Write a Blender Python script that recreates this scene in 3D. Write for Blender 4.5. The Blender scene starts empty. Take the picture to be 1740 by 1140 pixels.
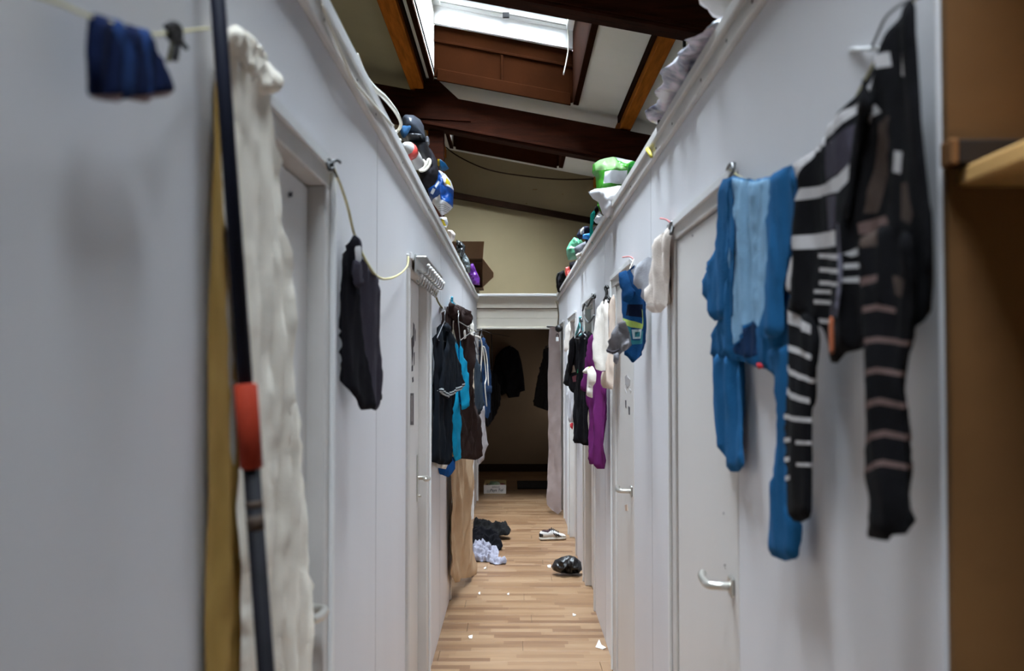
import bpy, bmesh, math, random
import numpy as np
from mathutils import Vector, Matrix, noise
from mathutils.geometry import delaunay_2d_cdt

random.seed(7)
sc = bpy.context.scene
COL = sc.collection
# ------------------------------------------------------------------ camera
CAM_H = 1.55
F = 1692.0                      # focal length in pixels of the 1740 x 1140 frame (35 mm lens)
PITCH = math.atan(50.0 / F)
YAW = 3.0 / F
cd = bpy.data.cameras.new('camera')
cam = bpy.data.objects.new('camera', cd)
COL.objects.link(cam)
cd.sensor_width = 36.0
cd.lens = F / 1740.0 * 36.0
cd.clip_start = 0.05
cam.location = (0, 0, CAM_H)
cam.rotation_euler = (math.pi / 2 + PITCH, 0, YAW)
cd.dof.use_dof = True
cd.dof.focus_distance = 6.2
cd.dof.aperture_fstop = 3.6
sc.camera = cam
# ------------------------------------------------------------------ sky, exposure
w = bpy.data.worlds.new('overcast_sky')
sc.world = w
w.use_nodes = True
wb = w.node_tree.nodes['Background']
wb.inputs[0].default_value = (0.83, 0.915, 1.02, 1)
wb.inputs[1].default_value = 14.0
sc.view_settings.view_transform = 'Standard'
sc.view_settings.look = 'None'
sc.view_settings.exposure = 2.28
sc.view_settings.gamma = 1.0
sc.view_settings.use_curve_mapping = False
sc.cycles.max_bounces = 10
sc.cycles.diffuse_bounces = 6
sc.cycles.transparent_max_bounces = 12
sc.cycles.sample_clamp_indirect = 6.0
sc.cycles.caustics_reflective = False
sc.cycles.caustics_refractive = False
# the roof lights: (y near, y far); light portals that guide sampling of the sky through them
SX0, SX1 = -0.73, 0.54
SHAFTS = [(6.60, 9.05), (10.35, 11.95), (2.90, 4.80), (-0.40, 0.90)]  # last two are unseen, added to bring up the corridor light
SLOPE = -0.19
H_CEIL = CAM_H + 2.52           # height of the ceiling over x = 0
H_GLASS = CAM_H + 3.18
def zc(x): return H_CEIL + SLOPE * x
def zg(x): return H_GLASS + SLOPE * x
for i, (a, b) in enumerate(SHAFTS):
    ld = bpy.data.lights.new('sky_portal', 'AREA')
    ld.shape = 'RECTANGLE'; ld.size = SX1 - SX0; ld.size_y = b - a
    ld.cycles.is_portal = True
    lo = bpy.data.objects.new('sky_portal', ld)
    COL.objects.link(lo)
    xm = (SX0 + SX1) / 2
    lo.location = (xm, (a + b) / 2, zg(xm) + 0.12)
    lo.rotation_euler = (0, math.atan(-SLOPE), 0)

# ------------------------------------------------------------------ pixel rays of the photograph, used to measure things at real distances
_R = Matrix.Rotation(YAW, 3, 'Z') @ Matrix.Rotation(math.pi / 2 + PITCH, 3, 'X')
EYE = Vector((0, 0, CAM_H))
def ray(px, py):
    return _R @ Vector((px - 870.0, 570.0 - py, -F))
def at_y(px, py, Y):
    d = ray(px, py); return EYE + d * (Y / d.y)
def at_x(px, py, X):
    d = ray(px, py); return EYE + d * (X / d.x)
def at_z(px, py, Z):
    d = ray(px, py); return EYE + d * ((Z - CAM_H) / d.z)
def yx(px, X):                  # depth at which pixel column px meets the plane x = X
    return X * F / (px - 873.0)
# ------------------------------------------------------------------ materials
MATS = {}
def srgb(r, g, b):
    def f(c):
        c /= 255.0
        return c / 12.92 if c <= 0.04045 else ((c + 0.055) / 1.055) ** 2.4
    return (f(r), f(g), f(b), 1)
def mat(name, rgb, rough=0.8, var=0.12, scale=6.0, bump=0.0, bscale=60.0, metal=0.0, stretch=(1, 1, 1), sheen=0.0, spec=0.35, coat=0.0, trans=0.0, alpha=1.0):
    if name in MATS: return MATS[name]
    m = bpy.data.materials.new(name); m.use_nodes = True
    nt = m.node_tree; N = nt.nodes; L = nt.links
    b = N['Principled BSDF']
    c = srgb(*rgb)
    tc = N.new('ShaderNodeTexCoord'); mp = N.new('ShaderNodeMapping'); mp.inputs['Scale'].default_value = stretch
    L.new(tc.outputs['Object'], mp.inputs['Vector'])
    nz = N.new('ShaderNodeTexNoise'); nz.inputs['Scale'].default_value = scale; nz.inputs['Detail'].default_value = 5
    L.new(mp.outputs['Vector'], nz.inputs['Vector'])
    rp = N.new('ShaderNodeValToRGB')
    rp.color_ramp.elements[0].position = 0.3; rp.color_ramp.elements[1].position = 0.7
    rp.color_ramp.elements[0].color = tuple(x * (1 - var) for x in c[:3]) + (1,)
    rp.color_ramp.elements[1].color = tuple(min(1, x * (1 + var)) for x in c[:3]) + (1,)
    L.new(nz.outputs['Fac'], rp.inputs['Fac'])
    L.new(rp.outputs['Color'], b.inputs['Base Color'])
    b.inputs['Roughness'].default_value = rough
    b.inputs['Metallic'].default_value = metal
    b.inputs['Specular IOR Level'].default_value = spec
    b.inputs['Sheen Weight'].default_value = sheen
    b.inputs['Coat Weight'].default_value = coat
    b.inputs['Transmission Weight'].default_value = trans
    b.inputs['Alpha'].default_value = alpha
    if bump:
        n2 = N.new('ShaderNodeTexNoise'); n2.inputs['Scale'].default_value = bscale; n2.inputs['Detail'].default_value = 3
        L.new(mp.outputs['Vector'], n2.inputs['Vector'])
        bp = N.new('ShaderNodeBump'); bp.inputs['Strength'].default_value = bump; bp.inputs['Distance'].default_value = 0.004
        L.new(n2.outputs['Fac'], bp.inputs['Height']); L.new(bp.outputs['Normal'], b.inputs['Normal'])
    MATS[name] = m
    return m
def cloth(name, rgb, var=0.16, scale=14, rough=0.95):
    return mat('cloth_' + name, rgb, rough, var, scale, 0.35, 260, sheen=0.0, spec=0.12)
def plastic(name, rgb, rough=0.35, var=0.1, alpha=1.0):
    return mat('plastic_' + name, rgb, rough, var, 9, 0.25, 30, spec=0.5, alpha=alpha)

WALLP = mat('wall_paint', (218, 217, 220), 0.55, 0.035, 1.6, 0.12, 30, stretch=(1, 1, 0.25), spec=0.4)
DOORP = mat('door_paint', (216, 212, 208), 0.5, 0.03, 2.2, 0.1, 26, stretch=(1, 1, 0.3), spec=0.4)
TRIMP = mat('trim_paint', (206, 202, 198), 0.5, 0.06, 5, 0.25, 22, spec=0.4)
WHITEP = mat('white_gloss_paint', (228, 228, 228), 0.4, 0.04, 4, 0.1, 30, spec=0.5)
LINTP = mat('cream_board_paint', (232, 225, 210), 0.5, 0.05, 3, 0.12, 30)
CEILSH = mat('olive_panel', (150, 140, 112), 0.9, 0.06, 1.3)  # outer left ceiling, its shade put into a darker olive
DUSTY = mat('dusty_board', (96, 86, 72), 0.95, 0.2, 3)
CEILP = mat('ceiling_panel', (216, 212, 204), 0.85, 0.07, 1.3, 0.1, 20)
CREAMW = mat('cream_plaster', (138, 124, 96), 0.9, 0.09, 1.1, 0.2, 16)
ALCW = mat('alcove_plaster', (150, 132, 112), 0.95, 0.1, 1.5, 0.1, 18)
DARKW = mat('beam_wood', (40, 15, 5), 0.85, 0.45, 3.5, 0.5, 26, stretch=(1, 9, 9), spec=0.08)
PURW = mat('purlin_wood', (146, 82, 24), 0.85, 0.3, 3.5, 0.4, 26, stretch=(9, 0.8, 9), spec=0.05)
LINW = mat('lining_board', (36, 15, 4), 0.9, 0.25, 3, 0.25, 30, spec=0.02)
LINW2 = mat('lining_batten', (34, 14, 4), 0.9, 0.25, 3, 0.25, 30, stretch=(1, 6, 6), spec=0.02)
BROWNP = mat('brown_panel', (114, 78, 40), 0.9, 0.14, 3, 0.2, 40)
SHELFW = mat('shelf_wood', (224, 176, 110), 0.6, 0.14, 3, 0.2, 30, stretch=(8, 1, 1))
DARKPIPE = mat('dark_batten', (40, 27, 20), 0.9, 0.2, 6, spec=0.03)
METAL = mat('steel', (190, 190, 188), 0.28, 0.05, 8, metal=1.0)
WIRE = mat('wire_metal', (120, 120, 122), 0.35, 0.1, 8, metal=0.9)
BLACKW = mat('black_wire', (28, 26, 26), 0.5, 0.1, 8)
HANDLE = mat('door_handle_metal', (205, 202, 194), 0.3, 0.04, 8, metal=0.85)
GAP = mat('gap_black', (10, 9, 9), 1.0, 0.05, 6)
CORDM = mat('clothesline_cord', (196, 186, 140), 0.85, 0.1, 40)
WCABLE = mat('white_cable', (222, 218, 206), 0.5, 0.05, 10)
CARD = mat('cardboard', (138, 108, 80), 0.9, 0.08, 5, 0.1, 40)
PAPER = mat('paper_white', (240, 240, 238), 0.8, 0.03, 10)
INK = mat('ink_black', (24, 22, 24), 0.8, 0.1, 20)

def floor_mat():
    m = bpy.data.materials.new('laminate_parquet'); m.use_nodes = True
    nt = m.node_tree; N = nt.nodes; L = nt.links; b = N['Principled BSDF']
    geo = N.new('ShaderNodeNewGeometry')
    sx = N.new('ShaderNodeSeparateXYZ'); L.new(geo.outputs['Position'], sx.inputs[0])
    def mth(op, a, b=None):
        q = N.new('ShaderNodeMath'); q.operation = op
        for k, v in enumerate((a, b)):
            if v is None: continue
            if isinstance(v, (int, float)): q.inputs[k].default_value = v
            else: L.new(v, q.inputs[k])
        return q.outputs[0]
    row = mth('FLOOR', mth('DIVIDE', mth('SUBTRACT', sx.outputs[1], 0.6), 0.0646667))
    w1 = N.new('ShaderNodeTexWhiteNoise'); w1.noise_dimensions = '1D'; L.new(row, w1.inputs['W'])
    cell = mth('FLOOR', mth('DIVIDE', mth('ADD', sx.outputs[0], mth('MULTIPLY', w1.outputs[0], 3.0)), 0.36))
    cb = N.new('ShaderNodeCombineXYZ'); L.new(row, cb.inputs[0]); L.new(cell, cb.inputs[1])
    w2 = N.new('ShaderNodeTexWhiteNoise'); w2.noise_dimensions = '2D'; L.new(cb.outputs[0], w2.inputs['Vector'])
    rp = N.new('ShaderNodeValToRGB')
    els = rp.color_ramp.elements
    els[0].position = 0.0; els[0].color = srgb(116, 84, 58)
    els[1].position = 1.0; els[1].color = srgb(152, 122, 92)
    e = els.new(0.5); e.color = srgb(138, 106, 76)
    L.new(w2.outputs[0], rp.inputs['Fac'])
    mp = N.new('ShaderNodeMapping'); mp.inputs['Scale'].default_value = (2.2, 38, 1)
    L.new(geo.outputs['Position'], mp.inputs['Vector'])
    nz = N.new('ShaderNodeTexNoise'); nz.inputs['Scale'].default_value = 2.0; nz.inputs['Detail'].default_value = 6
    L.new(mp.outputs['Vector'], nz.inputs['Vector'])
    mx = N.new('ShaderNodeMix'); mx.data_type = 'RGBA'; mx.blend_type = 'MULTIPLY'; mx.inputs[0].default_value = 0.45
    r2 = N.new('ShaderNodeValToRGB')
    r2.color_ramp.elements[0].position = 0.3; r2.color_ramp.elements[0].color = (0.55, 0.48, 0.42, 1)
    r2.color_ramp.elements[1].position = 0.62; r2.color_ramp.elements[1].color = (1, 1, 1, 1)
    L.new(nz.outputs['Fac'], r2.inputs['Fac'])
    L.new(rp.outputs['Color'], mx.inputs[6]); L.new(r2.outputs['Color'], mx.inputs[7])
    L.new(mx.outputs[2], b.inputs['Base Color'])
    b.inputs['Roughness'].default_value = 0.42
    b.inputs['Specular IOR Level'].default_value = 0.4
    return m
FLOORM = floor_mat()
def glass_mat():
    m = bpy.data.materials.new('skylight_glass'); m.use_nodes = True
    nt = m.node_tree; N = nt.nodes; L = nt.links
    N.remove(N['Principled BSDF'])
    t = N.new('ShaderNodeBsdfTransparent'); t.inputs[0].default_value = (0.95, 0.97, 0.97, 1)
    g = N.new('ShaderNodeBsdfGlossy'); g.inputs['Roughness'].default_value = 0.03
    fr = N.new('ShaderNodeFresnel'); fr.inputs['IOR'].default_value = 1.45
    mx = N.new('ShaderNodeMixShader')
    L.new(fr.outputs[0], mx.inputs[0]); L.new(t.outputs[0], mx.inputs[1]); L.new(g.outputs[0], mx.inputs[2])
    L.new(mx.outputs[0], N['Material Output'].inputs['Surface'])
    return m
GLASS = glass_mat()

# ------------------------------------------------------------------ mesh helpers
def link(name, me, parent=None, loc=None):
    o = bpy.data.objects.new(name, me); COL.objects.link(o)
    if loc is not None: o.location = loc
    if parent is not None: o.parent = parent
    return o
def tag(o, label=None, cat=None, group=None, kind=None):
    if label: o['label'] = label
    if cat: o['category'] = cat
    if group: o['group'] = group
    if kind: o['kind'] = kind
    return o
def empty(name, loc, label=None, cat=None, group=None, kind=None, rot=None):
    o = bpy.data.objects.new(name, None); COL.objects.link(o); o.location = loc
    o.empty_display_size = 0.1
    if rot: o.rotation_euler = rot
    return tag(o, label, cat, group, kind)
BOXF = [(0, 3, 2, 1), (4, 5, 6, 7), (0, 1, 5, 4), (1, 2, 6, 5), (2, 3, 7, 6), (3, 0, 4, 7)]
def world_mesh(name, verts, faces, m, parent=None, origin=None, smooth=False, mats=None, fmat=None):
    """verts in world coordinates; the object's origin is put at `origin`; works under an unrotated, unscaled parent"""
    if origin is None:
        origin = Vector((sum(v[0] for v in verts) / len(verts), sum(v[1] for v in verts) / len(verts), min(v[2] for v in verts)))
    origin = Vector(origin)
    me = bpy.data.meshes.new(name)
    me.from_pydata([tuple(Vector(v) - origin) for v in verts], [], faces)
    for mm in (mats or [m]): me.materials.append(mm)
    if fmat is not None:
        me.polygons.foreach_set('material_index', fmat)
    if smooth:
        me.polygons.foreach_set('use_smooth', [True] * len(me.polygons))
    me.update()
    o = link(name, me)
    if parent is not None:
        o.parent = parent
        o.location = origin - world_loc(parent)
    else:
        o.location = origin
    return o
def world_loc(o):
    v = Vector((0, 0, 0))
    while o is not None:
        v += o.location; o = o.parent
    return v
def hexa(name, pts8, m, parent=None, bevel=0.0, origin=None):
    o = world_mesh(name, pts8, BOXF, m, parent, origin)
    bm = bmesh.new(); bm.from_mesh(o.data)
    bmesh.ops.recalc_face_normals(bm, faces=bm.faces)
    if bevel:
        bmesh.ops.bevel(bm, geom=list(bm.edges), offset=bevel, segments=1, affect='EDGES')
    bm.to_mesh(o.data); bm.free()
    return o
def box(name, x0, x1, y0, y1, z0, z1, m, parent=None, bevel=0.0):
    return hexa(name, [(x0, y0, z0), (x1, y0, z0), (x1, y1, z0), (x0, y1, z0), (x0, y0, z1), (x1, y0, z1), (x1, y1, z1), (x0, y1, z1)], m, parent, bevel)
def boxes(name, lst, m, parent=None):
    V, Fc = [], []
    for (x0, x1, y0, y1, z0, z1) in lst:
        k = len(V)
        V += [(x0, y0, z0), (x1, y0, z0), (x1, y1, z0), (x0, y1, z0), (x0, y0, z1), (x1, y0, z1), (x1, y1, z1), (x0, y1, z1)]
        Fc += [tuple(k + q for q in f) for f in BOXF]
    return world_mesh(name, V, Fc, m, parent)
def spline(pts, n=6):
    P = [Vector(p) for p in pts]
    if len(P) < 3: return P
    out = []
    for i in range(len(P) - 1):
        p0 = P[max(i - 1, 0)]; p1 = P[i]; p2 = P[i + 1]; p3 = P[min(i + 2, len(P) - 1)]
        for k in range(n):
            t = k / n
            out.append(0.5 * ((2 * p1) + (p2 - p0) * t + (2 * p0 - 5 * p1 + 4 * p2 - p3) * t * t + (3 * p1 - p0 - 3 * p2 + p3) * t ** 3))
    out.append(P[-1])
    return out
def tube(name, pts, r, m, parent=None, seg=6, smooth_path=True, n=6, closed_ends=True):
    P = spline(pts, n) if smooth_path else [Vector(p) for p in pts]
    V, Fc = [], []
    up = Vector((0.13, 0.21, 0.97))
    for i, p in enumerate(P):
        t = (P[min(i + 1, len(P) - 1)] - P[max(i - 1, 0)])
        t = t.normalized() if t.length > 1e-9 else Vector((0, 0, 1))
        a = t.cross(up)
        if a.length < 1e-3: a = t.cross(Vector((1, 0, 0)))
        a.normalize(); b = t.cross(a)
        rr = r(i / (len(P) - 1)) if callable(r) else r
        for k in range(seg):
            an = 2 * math.pi * k / seg
            V.append(p + (a * math.cos(an) + b * math.sin(an)) * rr)
    for i in range(len(P) - 1):
        for k in range(seg):
            Fc.append((i * seg + k, i * seg + (k + 1) % seg, (i + 1) * seg + (k + 1) % seg, (i + 1) * seg + k))
    Fc.append(tuple(range(seg - 1, -1, -1))); Fc.append(tuple(range((len(P) - 1) * seg, len(P) * seg)))
    return world_mesh(name, V, Fc, m, parent, smooth=seg > 4)
def inside(pts, poly):
    x, y = pts[:, 0], pts[:, 1]
    c = np.zeros(len(pts), bool); n = len(poly); j = n - 1
    for i in range(n):
        xi, yi = poly[i]; xj, yj = poly[j]
        cond = ((yi > y) != (yj > y)) & (x < (xj - xi) * (y - yi) / ((yj - yi) + 1e-12) + xi)
        c ^= cond; j = i
    return c
def edge_dist(pts, poly):
    d = np.full(len(pts), 1e9)
    n = len(poly)
    for i in range(n):
        a = np.array(poly[i]); b = np.array(poly[(i + 1) % n]); ab = b - a
        t = np.clip(((pts - a) @ ab) / (ab @ ab + 1e-12), 0, 1)
        d = np.minimum(d, np.linalg.norm(pts - (a + t[:, None] * ab), axis=1))
    return d
def round_poly(poly, it=1, cut=0.006):
    P = [tuple(p) for p in poly]
    for q_ in range(it):
        Q = []
        n = len(P)
        for i in range(n):
            a = P[i]; b = P[(i + 1) % n]
            L_ = math.hypot(b[0] - a[0], b[1] - a[1]) + 1e-9
            k = min(.22, cut / L_)
            Q.append((a[0] + (b[0] - a[0]) * k, a[1] + (b[1] - a[1]) * k)); Q.append((b[0] + (a[0] - b[0]) * k, b[1] + (a[1] - b[1]) * k))
        P = Q
    return P
class Plane:
    """a plane through three world points' worth of data: base point and two unit axes (u along, v up)"""
    def __init__(s, p, u, v):
        s.p = Vector(p); s.u = Vector(u).normalized(); s.v = Vector(v); s.v = (s.v - s.u * s.v.dot(s.u)).normalized()
        s.n = s.u.cross(s.v).normalized()
        if s.n.dot(EYE - s.p) < 0: s.n = -s.n
    def uv(s, px, py):
        d = ray(px, py); t = (s.p - EYE).dot(s.n) / d.dot(s.n); q = EYE + d * t - s.p
        return (q.dot(s.u), q.dot(s.v))
    def w(s, u, v, k=0.0): return s.p + s.u * u + s.v * v + s.n * k
def wallplane(a, b):
    """upright plane through two ground points given as (pixel column, x)"""
    A = Vector((a[1], yx(*a), 0)); B = Vector((b[1], yx(*b), 0))
    return Plane((A.x, A.y, CAM_H), B - A, (0, 0, 1))
def facing(Y, turn=0.0):
    return Plane((0, Y, CAM_H), (math.cos(turn), math.sin(turn), 0), (0, 0, 1))
def sheet(name, poly, pl, m, parent=None, thick=0.008, fold=0.010, waves=9.0, crumple=0.0, off=0.0, res=0.02, edge=0.014, seed=0, patterns=(), free=False, px=True, rounded=1, zmin=None, skew=0.25, back=1.0, label=None, waver=0.004, cf=1.0):
    """a soft thing: its outline lies in plane pl, it has a front and a back, folds and thickness"""
    P = [pl.uv(*p) for p in poly] if px else list(poly)
    P = round_poly(P, rounded)
    if waver:
        P = [(a + waver * noise.noise((a * 31, b * 31, seed)), b + waver * noise.noise((a * 31, b * 31, seed + 9))) for a, b in P]
    per = []
    for i in range(len(P)):
        a = P[i]; b = P[(i + 1) % len(P)]; L_ = math.hypot(b[0] - a[0], b[1] - a[1]); k = max(1, int(L_ / res))
        per += [(a[0] + (b[0] - a[0]) * j / k, a[1] + (b[1] - a[1]) * j / k) for j in range(k)]
    A_ = np.array(per); ext_ = float((A_.max(0) - A_.min(0)).min())
    if res > ext_ / 3.5:
        return sheet(name, P, pl, m, parent, thick, fold, waves, crumple, off, ext_ / 4.5, min(edge, ext_ / 3), seed, [(([pl.uv(*t) for t in pp] if px else pp), mm) for pp, mm in patterns], free, False, 0, zmin, skew, back, label, 0.0, cf)
    V = [Vector(p) for p in per]; nb = len(V)
    E = [(i, (i + 1) % nb) for i in range(nb)]
    PT = []
    for pp, mm in patterns:
        q = [pl.uv(*t) for t in pp] if px else list(pp)
        PT.append((q, mm)); dq = []
        for i in range(len(q)):
            a = q[i]; b = q[(i + 1) % len(q)]; kk = max(1, int(math.hypot(b[0] - a[0], b[1] - a[1]) / (res * .9)))
            dq += [(a[0] + (b[0] - a[0]) * j / kk, a[1] + (b[1] - a[1]) * j / kk) for j in range(kk)]
        k = len(V)
        V += [Vector(t) for t in dq]; E += [(k + i, k + (i + 1) % len(dq)) for i in range(len(dq))]
    A = np.array(per); lo = A.min(0); hi = A.max(0)
    rnd = random.Random(seed)
    gx = np.arange(lo[0], hi[0], res); gy = np.arange(lo[1], hi[1], res)
    if len(gx) * len(gy):
        G = np.array([(x + rnd.uniform(-.2, .2) * res, y + rnd.uniform(-.2, .2) * res) for x in gx for y in gy])
        ok = inside(G, per)
        if ok.any():
            G = G[ok]; G = G[edge_dist(G, per) > res * 0.55]
            V += [Vector(t) for t in G]
    v2, _, f2, _, _, _ = delaunay_2d_cdt(V, E, [], 0, 1e-6)
    pts = np.array([tuple(v) for v in v2])
    cen = np.array([pts[list(f)].mean(0) for f in f2])
    keep = inside(cen, per)
    f2 = [f for f, k in zip(f2, keep) if k]; cen = cen[keep]
    used = sorted({i for f in f2 for i in f}); re_ = {o_: i for i, o_ in enumerate(used)}
    pts = pts[used]; f2 = [tuple(re_[i] for i in f) for f in f2]
    d = edge_dist(pts, per)
    t = np.clip(d / edge, 0, 1); prof = np.sqrt(np.clip(1 - (1 - t) ** 2, 0, 1))
    fm = [0] * len(f2); mats = [m]
    for q, mm in PT:
        ins = inside(cen, q)
        if mm not in mats: mats.append(mm)
        for i in np.nonzero(ins)[0]: fm[i] = mats.index(mm)
    VV = []; H = hi[1] - lo[1] + 1e-6
    ph = rnd.uniform(0, 9)
    fr, bk = [], []
    for i, (u, v) in enumerate(pts):
        k = off
        wv = 1.0 if free else 0.35 + 0.65 * prof[i]
        if fold:
            s = u + skew * 0.12 * math.sin(3.1 * v + ph) + 0.03 * noise.noise((u * 3, v * 2.2, seed + ph))
            g = math.sin(s * waves * 4.5 + ph) * 0.35 + 0.9 * noise.noise((s * waves * 1.1, v * 1.6, seed * 1.7)) + 0.75 * (0.5 - 2 * abs(noise.noise((s * waves * 1.7 + v * 1.3, v * 2.4, seed * 2.9)))) + 0.3 * (0.4 - 2 * abs(noise.noise((s * waves * 2.6 - v * 5, v * 6, seed * 0.9 + 7))))
            k += 1.5 * fold * g * wv
        c1 = c2 = 0.0
        if crumple:
            sc_ = (1.0 if crumple > .02 else 1.6) * cf
            n1 = abs(noise.noise((u * 6 * sc_, v * 6 * sc_, seed * 3.1))) + .6 * abs(noise.noise((u * 13 * sc_ + 5, v * 13 * sc_, seed * 2.3))) + .35 * abs(noise.noise((u * 27 * sc_, v * 27 * sc_ + 3, seed * 1.3)))
            c1 = crumple * (0.55 - 1.5 * n1) * (0.15 + 0.85 * prof[i]); c2 = -crumple * noise.noise((u * 8, v * 8, seed + 40)) * prof[i]
        th = thick * prof[i]
        a = pl.w(u, v, k + th + c1); b = pl.w(u, v, k - th * back + c2)
        if zmin is not None:
            a.z = max(a.z, zmin + 0.004); b.z = max(b.z, zmin)
        fr.append(a); bk.append(b)
    bd = d < 1e-6
    idx = []; VV = list(fr)
    for i in range(len(pts)):
        if bd[i]: idx.append(i)
        else:
            idx.append(len(VV)); VV.append(bk[i])
    # front orientation
    n0 = Vector((0, 0, 0))
    for f in f2[:60]:
        n0 += (fr[f[1]] - fr[f[0]]).cross(fr[f[2]] - fr[f[0]])
    flip = n0.dot(pl.n) < 0
    Fs = [tuple(reversed(f)) if flip else f for f in f2]
    Fb = [tuple(idx[i] for i in reversed(f)) for f in Fs]
    o = world_mesh(name, VV, Fs + Fb, m, parent, smooth=True, mats=mats, fmat=fm + fm)
    for e_ in o.data.edges:
        if bd[e_.vertices[0]] and bd[e_.vertices[1]] if max(e_.vertices) < len(bd) else False: e_.use_edge_sharp = True
    if label: o['label'] = label
    return o
def thing_at(name, pl, poly, label, cat, group=None):
    """an empty at the foot (lowest middle) of an outline"""
    P = [pl.w(*pl.uv(*p)) for p in poly]
    c = Vector((sum(p.x for p in P) / len(P), sum(p.y for p in P) / len(P), min(p.z for p in P)))
    return empty(name, c, label, cat, group)
# ------------------------------------------------------------------ the shell
XL, XR = -0.425, 0.515
YEND = 11.4
TOP = 2.33
def S(o): o['kind'] = 'structure'; return o
YB0, YB1 = -2.2, 15.0
floor = S(box('floor', -4.0, 4.0, YB0, YB1, -0.10, -0.008, mat('screed', (96, 84, 72), 0.9), None))
rnd = random.Random(3)
r = 0
y = 0.6
while y < 14.6:
    j = XL - 0.06 + ((r * 0.437 + rnd.uniform(-.1, .1)) % 1.29)
    xs = [XL - 0.06 if y < YEND else -0.9]
    end = XR + 0.06 if y < YEND else 0.9
    k = j
    while k < end - 0.05:
        if k > xs[0] + 0.05: xs.append(k)
        k += 1.29
    xs.append(end)
    for a, b in zip(xs[:-1], xs[1:]):
        dz = rnd.uniform(-.0006, 0)
        box('floor_board', a + 0.0009, b - 0.0009, y + 0.0006, y + 0.1934, -0.008, dz, FLOORM, floor, 0.0012)
    y += 0.194; r += 1

def wall_side(name, X, out, doors, y0, y1):
    """one partition, X = corridor face, out = sign pointing away from the corridor"""
    segs = []
    c = y0
    t = 0.05
    xa, xb = sorted((X, X + out * t))
    for d in doors:
        segs.append((xa, xb, c, d[0], 0, TOP)); segs.append((xa, xb, d[0], d[1], d[2], TOP)); c = d[1]
    segs.append((xa, xb, c, y1, 0, TOP))
    return S(boxes(name, segs, WALLP))
# (near outer edge, far outer edge, height, near jamb width, far jamb width, style)
LD = [(1.44, 2.25, 2.0), (3.93, 4.89, 1.99), (6.62, 7.45, 1.99), (9.05, 10.1, 1.99)]
RD = [(2.29, 3.225, 2.0), (4.27, 5.13, 2.0), (6.31, 7.2, 2.0), (8.14, 9.17, 1.99), (10.1, 10.75, 2.0)]
wall_left = wall_side('wall_left', XL, -1, LD, -0.6, YEND)
wall_right = wall_side('wall_right', XR, 1, RD, 1.205, YEND)

def door(n, X, out, d, slab=True, proud=0.012, nw=0.05, fw=0.07, recess=0.03, handle=None, plate=False):
    y0, y1, h = d
    e = empty('door_%d' % n, (X, (y0 + y1) / 2, 0), kind='structure')
    def xr(a, b): return sorted((X + out * a, X + out * b))
    a, b = xr(-proud, 0.05)
    if nw > 0: box('door_jamb', a, b, y0, y0 + nw, 0, h - 0.055, TRIMP, e, 0.003)
    box('door_jamb', a, b, y1 - fw, y1, 0, h - 0.055, TRIMP, e, 0.003)
    box('door_head', a, b, y0 - 0.0, y1 + 0.0, h - 0.055, h, TRIMP, e, 0.003)
    a2, b2 = xr(-proud - 0.010, -proud)
    box('head_moulding', a2, b2, y0 - 0.005, y1 + 0.005, h - 0.018, h + 0.006, WHITEP, e, 0.002)
    box('side_moulding', a2, b2, y1 - 0.020, y1 + 0.005, 0, h - 0.018, WHITEP, e, 0.002)
    if slab:
        a, b = xr(recess, recess + 0.036)
        s = box('door_slab', a, b, y0 + max(nw + 0.003, 0.009), y1 - fw - 0.003, 0.008, h - 0.06, DOORP, e, 0.002)
        a, b = xr(recess + 0.037, recess + 0.05)
        box('door_stop', a, b, y0, y1, 0, h - 0.05, GAP, e)
        if handle is not None:
            hy, hz, dr = handle
            xs = X + out * recess
            if plate:
                p, q = sorted((xs, xs - out * 0.006))
                hp = box('handle_plate', p, q, hy - 0.02, hy + 0.02, hz - 0.11, hz + 0.11, HANDLE, e, 0.002)
            else:
                p, q = sorted((xs, xs - out * 0.008))
                hp = box('handle_rose', p, q, hy - 0.024, hy + 0.024, hz - 0.024, hz + 0.024, HANDLE, e, 0.005)
            o_ = -out
            tube('door_handle', [(xs, hy, hz), (xs + o_ * 0.03, hy, hz), (xs + o_ * 0.05, hy + dr * 0.008, hz), (xs + o_ * 0.058, hy + dr * 0.03, hz), (xs + o_ * 0.056, hy + dr * 0.09, hz + 0.002), (xs + o_ * 0.048, hy + dr * 0.12, hz + 0.006)], 0.0095, HANDLE, e, 8)
            if plate:
                tube('lock_knob', [(xs, hy, hz - 0.085), (xs + o_ * 0.02, hy, hz - 0.085)], 0.006, HANDLE, e, 8)
    return e
d1 = door(1, XL, -1, LD[0], handle=(2.125, 1.035, -1), plate=True, fw=0.07, recess=0.028)
d2 = door(2, XL, -1, LD[1], handle=(4.70, 1.02, -1), plate=True, fw=0.13, recess=0.03)
d3 = door(3, XL, -1, LD[2], slab=True, fw=0.06)
d4 = door(4, XL, -1, LD[3], fw=0.08, handle=(9.95, 1.02, -1))
d5 = door(5, XR, 1, RD[0], handle=(2.36, 1.03, 1), nw=0.0, fw=0.09, recess=0.0, proud=0.008)
d6 = door(6, XR, 1, RD[1], handle=(4.36, 1.0, 1), nw=0.0, fw=0.16, recess=0.0, proud=0.010)
d7 = door(7, XR, 1, RD[2], nw=0.05, fw=0.16, recess=0.03)
d8 = door(8, XR, 1, RD[3], nw=0.05, fw=0.16, recess=0.03)
d9 = door(9, XR, 1, RD[4], slab=False, nw=0.04, fw=0.05)
S(box('wall_booth', 0.60, 0.62, 9.9, 11.0, 0, 2.2, GAP))  # black sheet standing in for the dark inside the booth
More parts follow.
